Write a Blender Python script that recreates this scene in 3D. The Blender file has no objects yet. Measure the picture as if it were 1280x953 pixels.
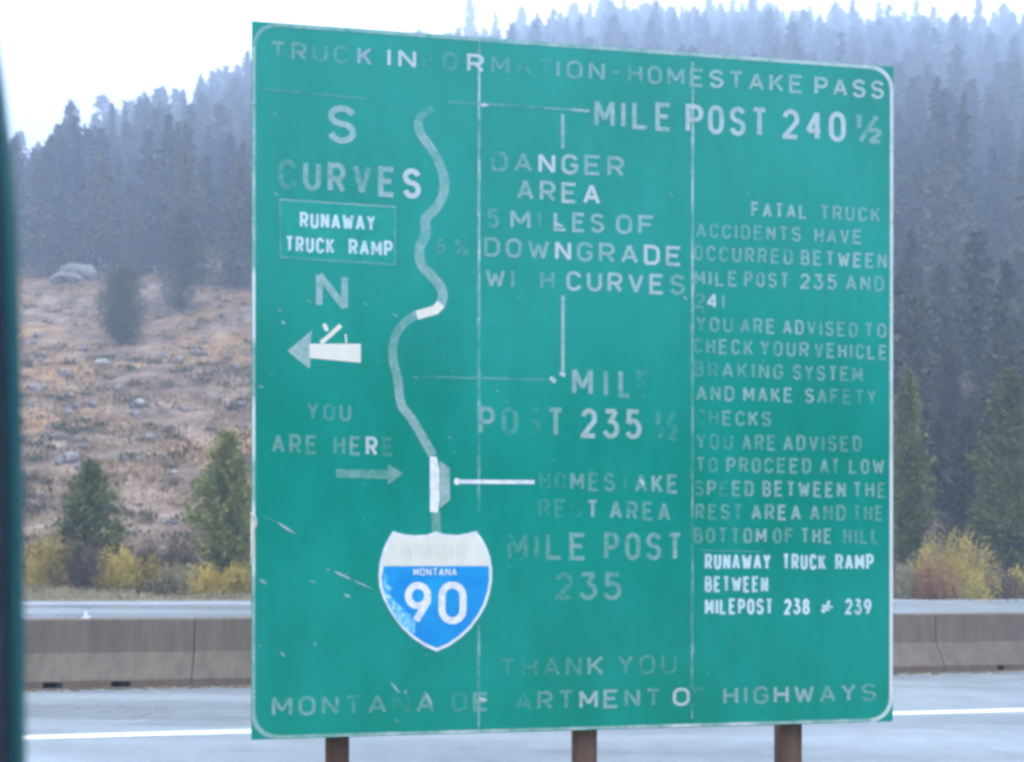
import bpy, math, random
import numpy as np
from mathutils import Matrix, Vector

scene = bpy.context.scene
COL = scene.collection
rnd = random.Random(7)
rng = np.random.default_rng(11)

# ------------------------------------------------------------------ camera
F, ROLL, CX, CY, EYE = 1150.0, 0.005, 640.0, 660.0, 2.0
cam_data = bpy.data.cameras.new('camera')
cam_data.sensor_width = 36.0
cam_data.lens = 36.0 * F / 1280.0
cam_data.shift_y = (CY - 476.5) / 1280.0
cam_data.clip_start = 0.05
cam_data.clip_end = 3000.0
cam_data.dof.use_dof = True
cam_data.dof.focus_distance = 5.1
cam_data.dof.aperture_fstop = 2.3
cam = bpy.data.objects.new('camera', cam_data)
COL.objects.link(cam)
c_, s_ = math.cos(ROLL), math.sin(ROLL)
cam.matrix_world = Matrix(((c_, -s_, 0, 0), (0, 0, -1, 0), (s_, c_, 0, EYE), (0, 0, 0, 1)))
scene.camera = cam

# ------------------------------------------------------------------ world, sun, exposure
SUN_EL, SUN_AZ = math.radians(58), math.radians(150)
world = bpy.data.worlds.new('World')
scene.world = world
world.use_nodes = True
wn, wl = world.node_tree.nodes, world.node_tree.links
wn.clear()
w_out = wn.new('ShaderNodeOutputWorld')
w_bg = wn.new('ShaderNodeBackground')
w_sky = wn.new('ShaderNodeTexSky')
w_sky.sky_type = 'NISHITA'
w_sky.sun_disc = False
w_sky.sun_elevation = SUN_EL
w_sky.sun_rotation = SUN_AZ
w_sky.dust_density = 4.0
w_tc = wn.new('ShaderNodeTexCoord')
w_sep = wn.new('ShaderNodeSeparateXYZ')
w_map = wn.new('ShaderNodeMapRange')
w_map.inputs['From Min'].default_value = -0.05
w_map.inputs['From Max'].default_value = 1.0
w_map.inputs['To Min'].default_value = 0.8
w_map.inputs['To Max'].default_value = 1.5
w_cloud = wn.new('ShaderNodeVectorMath'); w_cloud.operation = 'SCALE'
w_cloud.inputs[0].default_value = (12.8, 14.1, 16.2)       # overcast cloud layer
w_mix = wn.new('ShaderNodeMix'); w_mix.data_type = 'RGBA'
w_mix.inputs[0].default_value = 0.85
wl.new(w_tc.outputs['Generated'], w_sep.inputs[0])
wl.new(w_sep.outputs['Z'], w_map.inputs['Value'])
wl.new(w_map.outputs['Result'], w_cloud.inputs['Scale'])
wl.new(w_sky.outputs[0], w_mix.inputs[6])
wl.new(w_cloud.outputs[0], w_mix.inputs[7])
wl.new(w_mix.outputs[2], w_bg.inputs['Color'])
w_bg.inputs['Strength'].default_value = 0.11
wl.new(w_bg.outputs[0], w_out.inputs['Surface'])

sun_data = bpy.data.lights.new('sun', 'SUN')
sun_data.energy = 0.7
sun_data.angle = math.radians(25)
sun_data.color = (1.0, 0.96, 0.9)
sun = bpy.data.objects.new('sun', sun_data)
COL.objects.link(sun)
sd = Vector((math.sin(SUN_AZ) * math.cos(SUN_EL), math.cos(SUN_AZ) * math.cos(SUN_EL), math.sin(SUN_EL)))
sun.rotation_euler = sd.to_track_quat('Z', 'Y').to_euler()
sun.location = (0, 0, 60)

scene.view_settings.view_transform = 'Standard'
scene.view_settings.look = 'None'
scene.view_settings.exposure = 1.38
scene.view_settings.gamma = 1.0
scene.cycles.filter_width = 3.1
scene.cycles.use_denoising = True
scene.cycles.max_bounces = 6
scene.cycles.diffuse_bounces = 2
scene.cycles.glossy_bounces = 2
scene.cycles.volume_bounces = 1
scene.cycles.transparent_max_bounces = 4

HAZE_DENSITY = 0.0034

# ------------------------------------------------------------------ geometry of the place
TH = math.radians(79.6)                                     # the highway runs off to the right
U = np.array([math.sin(TH), math.cos(TH), -0.0064])
V = np.array([-math.cos(TH), math.sin(TH), 0.0])
O = np.array([0.0, 12.4, 0.0])

def road_pt(u, v, z=0.0):
    return tuple(O + U * u + V * v + np.array([0, 0, z]))

def ray(px, py):
    dx, dy = px - CX, CY - py
    return np.array([(dx * c_ - dy * s_) / F, 1.0, (dx * s_ + dy * c_) / F])

CAMP = np.array([0.0, 0.0, EYE])

def hashn(ix, iy, seed):
    h = (ix.astype(np.int64) * 374761393 + iy.astype(np.int64) * 668265263 + seed * 1442695041) & 0x7fffffff
    h = ((h ^ (h >> 13)) * 1274126177) & 0x7fffffff
    return ((h ^ (h >> 16)) & 0xffff) / 65535.0

def vnoise(x, y, seed=0):
    x0, y0 = np.floor(x), np.floor(y)
    fx, fy = x - x0, y - y0
    fx, fy = fx * fx * (3 - 2 * fx), fy * fy * (3 - 2 * fy)
    a = hashn(x0, y0, seed); b = hashn(x0 + 1, y0, seed)
    c = hashn(x0, y0 + 1, seed); d = hashn(x0 + 1, y0 + 1, seed)
    return (a * (1 - fx) + b * fx) * (1 - fy) + (c * (1 - fx) + d * fx) * fy - 0.5

def smooth(a, b, x):
    t = np.clip((x - a) / (b - a), 0, 1)
    return t * t * (3 - 2 * t)

NEAR_Y = [0, 25.4, 28, 31, 35, 60, 64, 85]
NEAR_Z = [-0.15, -0.15, 0.05, 0.35, 1.3, 12.6, 12.95, 23.4]
CR_PX = [-400, 30, 150, 316, 450, 600, 800, 1000, 1150, 1280, 1700]
CR_PY = [360, 292, 228, 163, 130, 104, 64, 76, 80, 74, 84]
CR_D = [225, 225, 235, 285, 350, 390, 390, 390, 390, 380, 380]

def terrain(X, Y):
    X = np.asarray(X, float); Y = np.asarray(Y, float)
    v = (X - O[0]) * V[0] + (Y - O[1]) * V[1]
    u = (X - O[0]) * U[0] + (Y - O[1]) * U[1]
    k = smooth(30, 75, Y)
    q = (v + 12.4) * (1 - k) + Y * k
    z_near = np.interp(q, NEAR_Y, NEAR_Z)
    az = np.clip(X / np.maximum(Y, 5.0), -2, 2) * F + CX
    D = np.interp(az, CR_PX, CR_D)
    zc = 2 + (660 - np.interp(az, CR_PX, CR_PY)) / F * D
    t = (Y - 85) / (D - 85)
    z_far = np.where(t < 1, 23.4 + (zc - 23.4) * t, zc - (Y - D) * 0.12)
    z = np.where(Y > 85, np.where(q > 26, z_far, z_near), z_near)
    up = smooth(27, 40, q)
    n = vnoise(X / 11, Y / 11, 1) * 2.6 + vnoise(X / 4.3, Y / 4.3, 2) * 1.3 + vnoise(X / 1.7, Y / 1.7, 3) * 0.55 + vnoise(X / .7, Y / .7, 4) * 0.22
    z = z + n * up * (0.35 + 0.65 * smooth(55, 110, Y)) + (1 - up) * smooth(25.6, 27, q) * vnoise(X / .9, Y / .9, 5) * 0.2
    return z - 0.0064 * np.clip(u, -60, 60) * (1 - 0.9 * up)

def ground_at(px, py, dmin=26.5):
    """the point of the hillside that a sight line meets"""
    d = ray(px, py)
    prev = dmin
    for k in range(900):
        t = dmin + k * 0.3
        P = CAMP + d * t
        if P[2] < terrain(P[0], P[1]):
            return P[0], P[1], float(terrain(P[0], P[1]))
    P = CAMP + d * prev
    return P[0], P[1], float(terrain(P[0], P[1]))

# ------------------------------------------------------------------ helpers
def tag(o, label=None, cat=None, group=None, kind=None):
    if label: o['label'] = label
    if cat: o['category'] = cat
    if group: o['group'] = group
    if kind: o['kind'] = kind
    return o

def obj(name, verts, faces, mat, parent=None, smooth_=False, attrs=None):
    me = bpy.data.meshes.new(name)
    me.from_pydata([tuple(v) for v in verts], [], [tuple(f) for f in faces])
    mats = mat if isinstance(mat, (list, tuple)) else [mat]
    for m in mats: me.materials.append(m)
    if attrs:
        for k, vals in attrs.items():
            a = me.attributes.new(k, 'FLOAT', 'POINT')
            a.data.foreach_set('value', np.asarray(vals, dtype=np.float32))
    if smooth_:
        me.polygons.foreach_set('use_smooth', [True] * len(me.polygons))
    me.update()
    o = bpy.data.objects.new(name, me)
    COL.objects.link(o)
    if parent: o.parent = parent
    return o

def quads_obj(name, verts, nper, mat, parent=None, loc=None):
    """verts: (n*nper,3) array, every nper vertices one face"""
    n = len(verts) // nper
    me = bpy.data.meshes.new(name)
    me.vertices.add(len(verts)); me.vertices.foreach_set('co', np.asarray(verts, np.float32).ravel())
    me.loops.add(n * nper); me.loops.foreach_set('vertex_index', np.arange(n * nper, dtype=np.int32))
    me.polygons.add(n)
    me.polygons.foreach_set('loop_start', np.arange(0, n * nper, nper, dtype=np.int32))
    me.polygons.foreach_set('loop_total', np.full(n, nper, dtype=np.int32))
    me.materials.append(mat)
    me.update(calc_edges=True)
    o = bpy.data.objects.new(name, me)
    COL.objects.link(o)
    if parent: o.parent = parent
    if loc is not None: o.location = loc
    return o

def empty(name, loc):
    o = bpy.data.objects.new(name, None)
    o.empty_display_size = 0.2
    o.location = loc
    COL.objects.link(o)
    return o

class Mat:
    def __init__(s, name, rough=0.8, spec=0.5):
        s.m = bpy.data.materials.new(name); s.m.use_nodes = True
        s.n, s.l = s.m.node_tree.nodes, s.m.node_tree.links
        s.p = s.n['Principled BSDF']
        s.p.inputs['Roughness'].default_value = rough
        s.p.inputs['Specular IOR Level'].default_value = spec
        s.tc = s.n.new('ShaderNodeTexCoord')
    def noise(s, scale, detail=4, stretch=(1, 1, 1), rough=0.6, coord='Object', world=False):
        mp = s.n.new('ShaderNodeMapping'); mp.inputs['Scale'].default_value = stretch
        if world:
            g = s.n.new('ShaderNodeNewGeometry'); s.l.new(g.outputs['Position'], mp.inputs['Vector'])
        else:
            s.l.new(s.tc.outputs[coord], mp.inputs['Vector'])
        t = s.n.new('ShaderNodeTexNoise')
        t.inputs['Scale'].default_value = scale; t.inputs['Detail'].default_value = detail
        t.inputs['Roughness'].default_value = rough
        s.l.new(mp.outputs[0], t.inputs['Vector'])
        return t.outputs['Fac']
    def ramp(s, fac, stops):
        r = s.n.new('ShaderNodeValToRGB')
        e = r.color_ramp.elements
        while len(e) < len(stops): e.new(0.5)
        for k, (p, c) in enumerate(stops):
            e[k].position = p; e[k].color = tuple(c) + (1,) if len(c) == 3 else c
        s.l.new(fac, r.inputs[0])
        return r.outputs['Color']
    def rng(s, fac, a, b, lo=0.0, hi=1.0):
        r = s.n.new('ShaderNodeMapRange')
        r.inputs['From Min'].default_value = a; r.inputs['From Max'].default_value = b
        r.inputs['To Min'].default_value = lo; r.inputs['To Max'].default_value = hi
        s.l.new(fac, r.inputs['Value'])
        return r.outputs['Result']
    def mix(s, fac, a, b, mode='MIX'):
        m = s.n.new('ShaderNodeMix'); m.data_type = 'RGBA'; m.blend_type = mode
        for v, i in ((fac, 0), (a, 6), (b, 7)):
            if isinstance(v, bpy.types.NodeSocket): s.l.new(v, m.inputs[i])
            elif i == 0: m.inputs[0].default_value = v
            else: m.inputs[i].default_value = tuple(v) + (1,)
        return m.outputs[2]
    def math(s, op, a, b=0.0):
        m = s.n.new('ShaderNodeMath'); m.operation = op
        for v, i in ((a, 0), (b, 1)):
            if isinstance(v, bpy.types.NodeSocket): s.l.new(v, m.inputs[i])
            else: m.inputs[i].default_value = v
        return m.outputs[0]
    def color(s, c):
        if isinstance(c, bpy.types.NodeSocket): s.l.new(c, s.p.inputs['Base Color'])
        else: s.p.inputs['Base Color'].default_value = tuple(c) + (1,)
        return s
    def rough(s, r):
        s.l.new(r, s.p.inputs['Roughness']); return s
    def bump(s, h, strength=0.3, dist=0.02):
        b = s.n.new('ShaderNodeBump'); b.inputs['Strength'].default_value = strength
        b.inputs['Distance'].default_value = dist
        s.l.new(h, b.inputs['Height']); s.l.new(b.outputs[0], s.p.inputs['Normal'])
        return s

# ------------------------------------------------------------------ materials
def mk_leaf(name, cols, obj_var=0.5):
    m = Mat(name, 0.75, 0.2)
    n = m.noise(0.9, 2, world=True); n2 = m.noise(7, 2, world=True)
    f = m.math('ADD', m.math('MULTIPLY', n, 0.6), m.math('MULTIPLY', n2, 0.4))
    oi = m.n.new('ShaderNodeObjectInfo')
    f = m.math('ADD', f, m.math('MULTIPLY', m.math('SUBTRACT', oi.outputs['Random'], 0.5), obj_var * 0.4))
    m.color(m.ramp(f, [(0.3 + 0.4 * k / max(1, len(cols) - 1), c) for k, c in enumerate(cols)]))
    return m.m

M = {}
M['forest'] = mk_leaf('forest_needles', [(0.024, 0.034, 0.018), (0.046, 0.060, 0.028), (0.075, 0.086, 0.036)])
M['mid'] = mk_leaf('grey_green_needles', [(0.045, 0.055, 0.028), (0.08, 0.09, 0.042), (0.125, 0.13, 0.055)])
M['young'] = mk_leaf('young_pine_needles', [(0.08, 0.095, 0.03), (0.17, 0.185, 0.05), (0.31, 0.30, 0.085)])
M['yellow'] = mk_leaf('yellow_shrub_leaves', [(0.25, 0.175, 0.05), (0.53, 0.39, 0.09), (0.76, 0.57, 0.14)])
M['straw'] = mk_leaf('pale_straw_leaves', [(0.20, 0.17, 0.10), (0.36, 0.30, 0.17), (0.48, 0.40, 0.22)])
M['red'] = mk_leaf('red_shrub_leaves', [(0.18, 0.09, 0.05), (0.36, 0.18, 0.08), (0.50, 0.30, 0.10)])
M['brown'] = mk_leaf('brown_shrub_twigs', [(0.085, 0.065, 0.04), (0.16, 0.12, 0.07), (0.24, 0.17, 0.095)])
M['drygrass'] = mk_leaf('dry_grass', [(0.14, 0.088, 0.045), (0.26, 0.17, 0.085), (0.40, 0.28, 0.125)])
b = Mat('bark', 0.9, 0.2); b.color(b.ramp(b.noise(6, 4, (1, 1, .3)), [(0.3, (.05, .04, .035)), (0.7, (.14, .11, .09))])); M['bark'] = b.m

t = Mat('hillside_soil', 0.95, 0.15)
n1 = t.noise(0.10, 5, world=True, rough=.65); n2 = t.noise(0.55, 6, world=True, rough=.75); n3 = t.noise(4, 4, world=True)
grass = t.ramp(n2, [(0.30, (.095, .052, .028)), (0.44, (.225, .126, .064)), (0.58, (.36, .215, .096)), (0.72, (.52, .35, .135))])
scree = t.ramp(n2, [(0.34, (.075, .050, .036)), (0.5, (.19, .130, .090)), (0.68, (.36, .265, .195))])
base = t.mix(t.rng(n1, 0.38, 0.52), grass, scree)
t.color(t.mix(0.35, base, t.ramp(n3, [(0.3, (.05, .05, .05)), (0.7, (.9, .85, .8))]), 'OVERLAY')).bump(n3, 0.6, 0.1)
M['soil'] = t.m

a = Mat('wet_asphalt', 0.42, 0.8)
n1 = a.noise(0.35, 4, (1, 1, 1), world=True); n2 = a.noise(60, 3, world=True); n3 = a.noise(3, 4, world=True)
a.color(a.mix(0.5, a.ramp(n1, [(0.3, (.185, .225, .225)), (0.7, (.255, .295, .29))]), a.ramp(n2, [(0.35, (.16, .175, .18)), (0.65, (.30, .31, .32))])))
tr = a.noise(.55, 5, (.12, 1.6, 1), world=True, rough=.7)
a.color(a.mix(.55, a.p.inputs['Base Color'].links[0].from_socket, a.ramp(tr, [(.34, (.30, .30, .31)), (.62, (.72, .72, .72))]), 'OVERLAY'))
a.rough(a.rng(a.math('ADD', a.math('MULTIPLY', n3, .5), a.math('MULTIPLY', tr, .5)), 0.35, 0.65, 0.26, 0.55)).bump(n2, 0.35, 0.004)
M['asphalt'] = a.m
p = Mat('road_paint', 0.45, 0.5); n = p.noise(25, 4, world=True)
p.color(p.ramp(n, [(0.3, (.55, .57, .58)), (0.5, (.85, .86, .86))])); M['paint'] = p.m
g = Mat('verge_gravel', 0.95, 0.2); n = g.noise(18, 5, world=True); n2 = g.noise(0.8, 3, world=True)
g.color(g.mix(n2, g.ramp(n, [(0.3, (.12, .11, .10)), (0.7, (.34, .31, .28))]), g.ramp(n, [(0.3, (.12, .13, .08)), (0.7, (.30, .28, .18))]))).bump(n, .6, .02)
M['gravel'] = g.m
k = Mat('barrier_concrete', 0.85, 0.3)
n1 = k.noise(1.2, 4, (1, 1, .5)); n2 = k.noise(7, 5, (1, 1, .15), rough=.7); n3 = k.noise(80, 2)
kc = k.mix(0.5, k.ramp(n1, [(0.3, (.125, .100, .074)), (0.7, (.19, .150, .112))]), k.ramp(n2, [(0.3, (.085, .068, .050)), (0.7, (.235, .185, .14))]))
sp = k.n.new('ShaderNodeSeparateXYZ'); k.l.new(k.tc.outputs['Object'], sp.inputs[0])
low = k.rng(k.math('ADD', sp.outputs['Z'], k.math('MULTIPLY', n2, 0.10)), 0.06, 0.17, 1.0, 0.0)
k.color(k.mix(k.math('MULTIPLY', low, 0.7), kc, (.17, .11, .08))).bump(n3, .3, .004)
M['concrete'] = k.m
d = Mat('dark_grime', 0.95, 0.1); d.color((.03, .028, .03)); M['dark'] = d.m
w = Mat('white_plastic', 0.4); w.color(w.ramp(w.noise(30), [(0.3, (.75, .77, .78)), (0.7, (.88, .9, .9))])); M['white'] = w.m
r_ = Mat('rock', 0.9, 0.25); n = r_.noise(2.2, 5, world=True)
r_.color(r_.ramp(n, [(0.3, (.12, .105, .095)), (0.5, (.24, .21, .19)), (0.7, (.40, .36, .33))])).bump(n, .6, .08)
M['rock'] = r_.m
r2 = Mat('pale_rock', 0.9, 0.25); n = r2.noise(1.6, 5, world=True)
r2.color(r2.ramp(n, [(0.3, (.17, .17, .15)), (0.45, (.34, .34, .29)), (0.62, (.50, .47, .38))])).bump(n, .6, .08)
M['pale_rock'] = r2.m
ws = Mat('weathered_post_wood', 0.85, 0.2); n = ws.noise(12, 5, (1, 1, .06)); n2 = ws.noise(2.5, 3)
ws.color(ws.mix(n2, ws.ramp(n, [(0.3, (.060, .038, .030)), (0.7, (.17, .105, .08))]), ws.ramp(n, [(0.3, (.10, .05, .035)), (0.7, (.26, .14, .095))]))).bump(n, .5, .004)
M['post'] = ws.m
al = Mat('bare_aluminium', 0.5); al.p.inputs['Metallic'].default_value = 0.6; al.color((.42, .44, .46)); M['alu'] = al.m
dk = Mat('dark_window_frame', 0.55, 0.3); dk.color(dk.ramp(dk.noise(40, 3), [(0.3, (.012, .016, .028)), (0.7, (.026, .034, .052))])); M['frame'] = dk.m
se = Mat('teal_window_seal', 0.5, 0.4); se.color((.006, .075, .085)); M['seal'] = se.m

def sign_green(m, lift=1.0):
    """the weathered green sheeting; returns the colour socket"""
    n1 = m.noise(0.8, 3, world=True); n2 = m.noise(55, 4, world=True, rough=.75); n3 = m.noise(9, 3, (1, 1, .25), world=True)
    g0 = m.ramp(n1, [(0.25, (.000, .22, .145)), (0.75, (.000, .27, .19))])
    g0 = m.mix(m.rng(m.noise(2.2, 5, (1, 1, .4), world=True, rough=.7), .40, .66, 0, .6), g0, (.004 * lift, .33 * lift, .26 * lift))
    g0 = m.mix(m.rng(m.noise(5, 5, (1, 1, .07), world=True, rough=.7), .56, .74, 0, .35), g0, (.004, .17, .12))
    g1 = m.mix(m.rng(n2, 0.58, 0.75, 0, 0.22), g0, (.015, .32, .26))
    return m.mix(m.rng(n3, 0.62, 0.8, 0, 0.14), g1, (.05, .31, .28))

def sheet_mat(name, light, contrast=1.0):
    m = Mat(name, 0.25, 0.55)
    m.p.inputs['Specular Tint'].default_value = (.45, .88, 1, 1)
    base = sign_green(m)
    at = m.n.new('ShaderNodeAttribute'); at.attribute_name = 'wear'
    n1 = m.noise(26, 5, world=True, rough=.75); n2 = m.noise(7, 4, world=True, rough=.7)
    n = m.math('ADD', m.math('MULTIPLY', n1, .55), m.math('MULTIPLY', n2, .45))
    # the flaking print: what is left of the white film grows with "wear"
    f = m.math('ADD', m.math('SUBTRACT', n, 0.5), m.math('MULTIPLY', m.math('SUBTRACT', at.outputs['Fac'], 0.40), 0.42))
    f = m.rng(f, -0.17 * contrast, 0.17 * contrast, 0.0, 1.0)
    f = m.math('MULTIPLY', f, m.rng(at.outputs['Fac'], 0.0, 0.9, 0.22, 1.0))
    m.color(m.mix(f, base, light))
    return m.m

g = Mat('sign_green_sheeting', 0.2, 0.6); g.p.inputs['Specular Tint'].default_value = (.45, .88, 1, 1); g.color(sign_green(g)); M['green'] = g.m
M['letter'] = sheet_mat('faded_letter_film', (.54, .58, .56))
M['letter_blue'] = sheet_mat('fresh_letter_film', (.68, .78, .80))
M['border'] = sheet_mat('faded_border_film', (.68, .70, .66))
M['pink'] = sheet_mat('pinkish_letter_film', (.62, .50, .74))
cr = Mat('cream_film', .4); n = cr.noise(14, 4, (1, 1, .3), world=True); cr.color(cr.ramp(n, [(.3, (.74, .71, .59)), (.7, (.84, .80, .68))])); M['cream'] = cr.m
wf = Mat('white_film', .4); n = wf.noise(22, 4, world=True); wf.color(wf.ramp(n, [(.35, (.66, .67, .68)), (.6, (.86, .86, .84))])); M['whitefilm'] = wf.m
g = Mat('overlay_green_sheeting', 0.25, 0.6); g.p.inputs['Specular Tint'].default_value = (.45, .88, 1, 1); g.color(g.ramp(g.noise(14, 4, world=True), [(.3, (.000, .26, .185)), (.7, (.006, .33, .245))])); M['plate'] = g.m
gh = Mat('ghost_print', .4); gh.color((.735, .71, .595)); M['ghost'] = gh.m
bl = Mat('shield_blue_film', .34); n = bl.noise(6, 4, world=True); n2 = bl.noise(34, 5, (1, 1, .8), world=True, rough=.75)
bl.color(bl.ramp(n, [(.3, (.000, .24, .62)), (.7, (.000, .36, .70))])); M['blue'] = bl.m
bs = Mat('scuffed_blue_film', .4); n2 = bs.noise(30, 5, world=True, rough=.8)
bs.color(bs.ramp(n2, [(.42, (.02, .33, .82)), (.52, (.22, .62, .84)), (.64, (.60, .80, .80))])); M['scuff'] = bs.m

# ------------------------------------------------------------------ ground, roads
def sheet(name, us, v0, v1, z, mat, parent=None):
    vs, fs = [], []
    for i, u in enumerate(us):
        vs += [road_pt(u, v0, z), road_pt(u, v1, z)]
        if i: k = 2 * i; fs.append((k - 2, k, k + 1, k - 1))
    return obj(name, vs, fs, mat, parent)

# hillside and ground as one sheet
xs = np.unique(np.concatenate([np.arange(-900, -120, 30), np.arange(-120, -36, 4), np.arange(-36, 36, 0.5), np.arange(36, 120, 3), np.arange(120, 901, 30)]))
ys = np.unique(np.concatenate([np.arange(-600, -20, 40), np.arange(-20, 20, 4), np.arange(20, 26, 1.0), np.arange(26, 66, 0.42), np.arange(66, 110, 1.2), np.arange(110, 300, 4), np.arange(300, 1201, 45)]))
GX, GY = np.meshgrid(xs, ys)
GZ = terrain(GX, GY)
vv = (GX - O[0]) * V[0] + (GY - O[1]) * V[1]
gv = np.stack([GX, GY, GZ], -1).reshape(-1, 3)
nx, ny = len(xs), len(ys)
idx = np.arange(nx * ny).reshape(ny, nx)
gf = np.stack([idx[:-1, :-1], idx[:-1, 1:], idx[1:, 1:], idx[1:, :-1]], -1).reshape(-1, 4)
hill = obj('hillside', gv.tolist(), gf.tolist(), M['soil'], smooth_=True)
tag(hill, kind='structure')

us = [-400, -120, -60, -30, -15, -8, 0, 8, 15, 30, 60, 120, 400]
gvl = sheet('gravel_verge', us, -16, 13.6, -0.012, M['gravel']); tag(gvl, kind='structure')
near = sheet('near_road', us, -5.4, 0.6, -0.004, M['asphalt']); tag(near, kind='structure')
sheet('edge_line', us, -3.07, -2.90, 0.0, M['paint'], near)
far = sheet('far_road', us, 0.6 + 0.002, 13.0, -0.004, M['asphalt']); tag(far, kind='structure')
sheet('lane_line', us, 12.3, 12.45, 0.0, M['paint'], far)
ramp = sheet('parking_apron', us, -40, -9.5, -0.02, M['asphalt']); tag(ramp, kind='structure')

# ------------------------------------------------------------------ concrete barrier
SEG = [-11.2, -7.55, -4.05, -0.78, 2.46, 5.72, 9.1, 12.6]
# joints found from the two in the photograph
def u_of_px(px, v=-0.25, z=0.35):
    lo, hi = -40, 60
    for _ in range(60):
        m = (lo + hi) / 2
        P = road_pt(m, v, z)
        if CX + P[0] / P[1] * F < px: lo = m
        else: hi = m
    return lo
ja, jb = u_of_px(241), u_of_px(1179)
step = (jb - ja) / 3
SEG = [ja + step * k for k in range(-2, 6)]
LAB = ['concrete barrier segment past the left edge of the view',
       'concrete barrier segment left of the joint, with two dark drain slots at its foot',
       'concrete barrier segment between the left joint and the left edge of the green sign',
       'concrete barrier segment wholly behind the middle of the green sign',
       'concrete barrier segment just right of the green sign, left of the right joint',
       'concrete barrier segment at the right edge of the view with one drain slot',
       'concrete barrier segment past the right edge of the view']
PROF = [(-0.30, 0.075), (-0.30, 0.09), (-0.10, 0.40), (-0.075, 0.80), (-0.055, 0.815), (0.055, 0.815), (0.075, 0.80), (0.10, 0.40), (0.30, 0.09), (0.30, 0.075)]
slots = {1: [u_of_px(66, -.3, .03), u_of_px(152, -.3, .03)], 5: [u_of_px(1252, -.3, .03)]}
ROADROT = Matrix(((U[0], V[0], 0), (U[1], V[1], 0), (0, 0, 1))).to_4x4()
for i in range(7):
    a0, a1 = SEG[i] + 0.006, SEG[i + 1] - 0.006
    mid = (a0 + a1) / 2
    root = empty('concrete_barrier', road_pt(mid, 0, 0))
    root.matrix_world = Matrix.Translation(road_pt(mid, 0, 0)) @ ROADROT
    tag(root, LAB[i], 'barrier', 'concrete median barrier segments')
    h = (a1 - a0) / 2
    nsub = 12
    vs, fs = [], []
    for j in range(nsub + 1):
        u = -h + 2 * h * j / nsub
        dz = -0.0064 * u
        for (v, z) in PROF:
            e = 0.004 * (rnd.random() - .5)
            vs.append((u, v + e, z + dz))
    m = len(PROF)
    for j in range(nsub):
        for q in range(m):
            A = j * m + q; B = j * m + (q + 1) % m
            fs.append((A, A + m, B + m, B))
    fs.append(tuple(range(m))[::-1][::-1]); fs.append(tuple(nsub * m + q for q in range(m))[::-1])
    obj('barrier_body', vs, fs, M['concrete'], root)
    # the foot, broken by drain slots
    cuts = [-h]
    for su in slots.get(i, []):
        w_ = 0.11 if i == 1 else 0.06
        cuts += [su - mid - w_, su - mid + w_]
    cuts.append(h)
    for j in range(0, len(cuts), 2):
        x0, x1 = cuts[j], cuts[j + 1]
        vs = [(x, y, z - 0.0064 * x) for z in (-0.01, 0.0745) for (x, y) in ((x0, -.302), (x1, -.302), (x1, .302), (x0, .302))]
        obj('barrier_foot', vs, [(0, 3, 2, 1), (4, 5, 6, 7), (0, 1, 5, 4), (1, 2, 6, 5), (2, 3, 7, 6), (3, 0, 4, 7)], M['concrete'], root)
    if i == 1:      # small reflector on the top
        ru = u_of_px(108, 0, .82) - mid
        z0 = 0.816 - 0.0064 * ru
        prof = [(-.05, 0), (.05, 0), (.045, .02), (.018, .03), (.012, .085), (-.012, .085), (-.018, .03), (-.045, .02)]
        vs = [(ru + x, y, z0 + z) for y in (-.02, .02) for (x, z) in prof]
        n = len(prof)
        fs = [tuple(range(n)), tuple(range(n, 2 * n))[::-1]] + [(q, q + n, (q + 1) % n + n, (q + 1) % n) for q in range(n)]
        obj('reflector', vs, fs, M['white'], root)
# damp dirt washed along the barrier foot
dv, df = [], []
for k in range(500):
    u = -13 + 26 * k / 500 + rnd.random() * .05
    v = -0.33 - abs(rnd.gauss(0, .07)); s = .02 + rnd.random() * .035
    c0 = np.array(road_pt(u, v, 0.0)); ba = len(dv)
    for q in range(5):
        an = q * 1.2566 + rnd.random() * .5
        dv.append(tuple(c0 + np.array([math.cos(an) * s * 1.6, math.sin(an) * s, -0.004])))
    dv.append(tuple(c0 + np.array([0, 0, s * .5])))
    df += [(ba + q, ba + (q + 1) % 5, ba + 5) for q in range(5)]
dirt = obj('roadside_dirt', dv, df, M['brown'])
tag(dirt, 'loose brown dirt and grit washed up along the foot of the concrete barrier', 'dirt', kind='stuff')

# ------------------------------------------------------------------ the sign
A_D = 4.904
BL = CAMP + ray(314, 925) * A_D
BR = CAMP + ray(1116, 902) * A_D * 1.098
E1 = BR - BL; W = float(np.linalg.norm(E1)); E1 = E1 / W
E1h = np.array([E1[0], E1[1], 0]); E1h /= np.linalg.norm(E1h)
E2 = np.cross(np.cross(E1, [0, 0, 1]), E1); E2 /= np.linalg.norm(E2)
if E2[2] < 0: E2 = -E2
NRM = np.cross(E1, E2)                                      # points to the viewer's side
if NRM[1] > 0: NRM = -NRM
HS = 3.83
ROOTP = (BL + BR) / 2; ROOTP = np.array([ROOTP[0], ROOTP[1], 0.0])

def hit(px, py):
    """pixel of the photograph -> (s, t) metres on the sign's face"""
    d = ray(px, py)
    k = np.dot(BL - CAMP, NRM) / np.dot(d, NRM)
    P = CAMP + d * k - BL
    return float(np.dot(P, E1)), float(np.dot(P, E2))

def sp3(s, t, n=0.0):
    return tuple(BL + E1 * s + E2 * t + NRM * n - ROOTP)

sign = empty('information_sign', tuple(ROOTP))
tag(sign, 'big weathered green highway information sign with faded white lettering on three brown posts', 'road sign')
rot_y = math.atan2(E1[1], E1[0])

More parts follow.
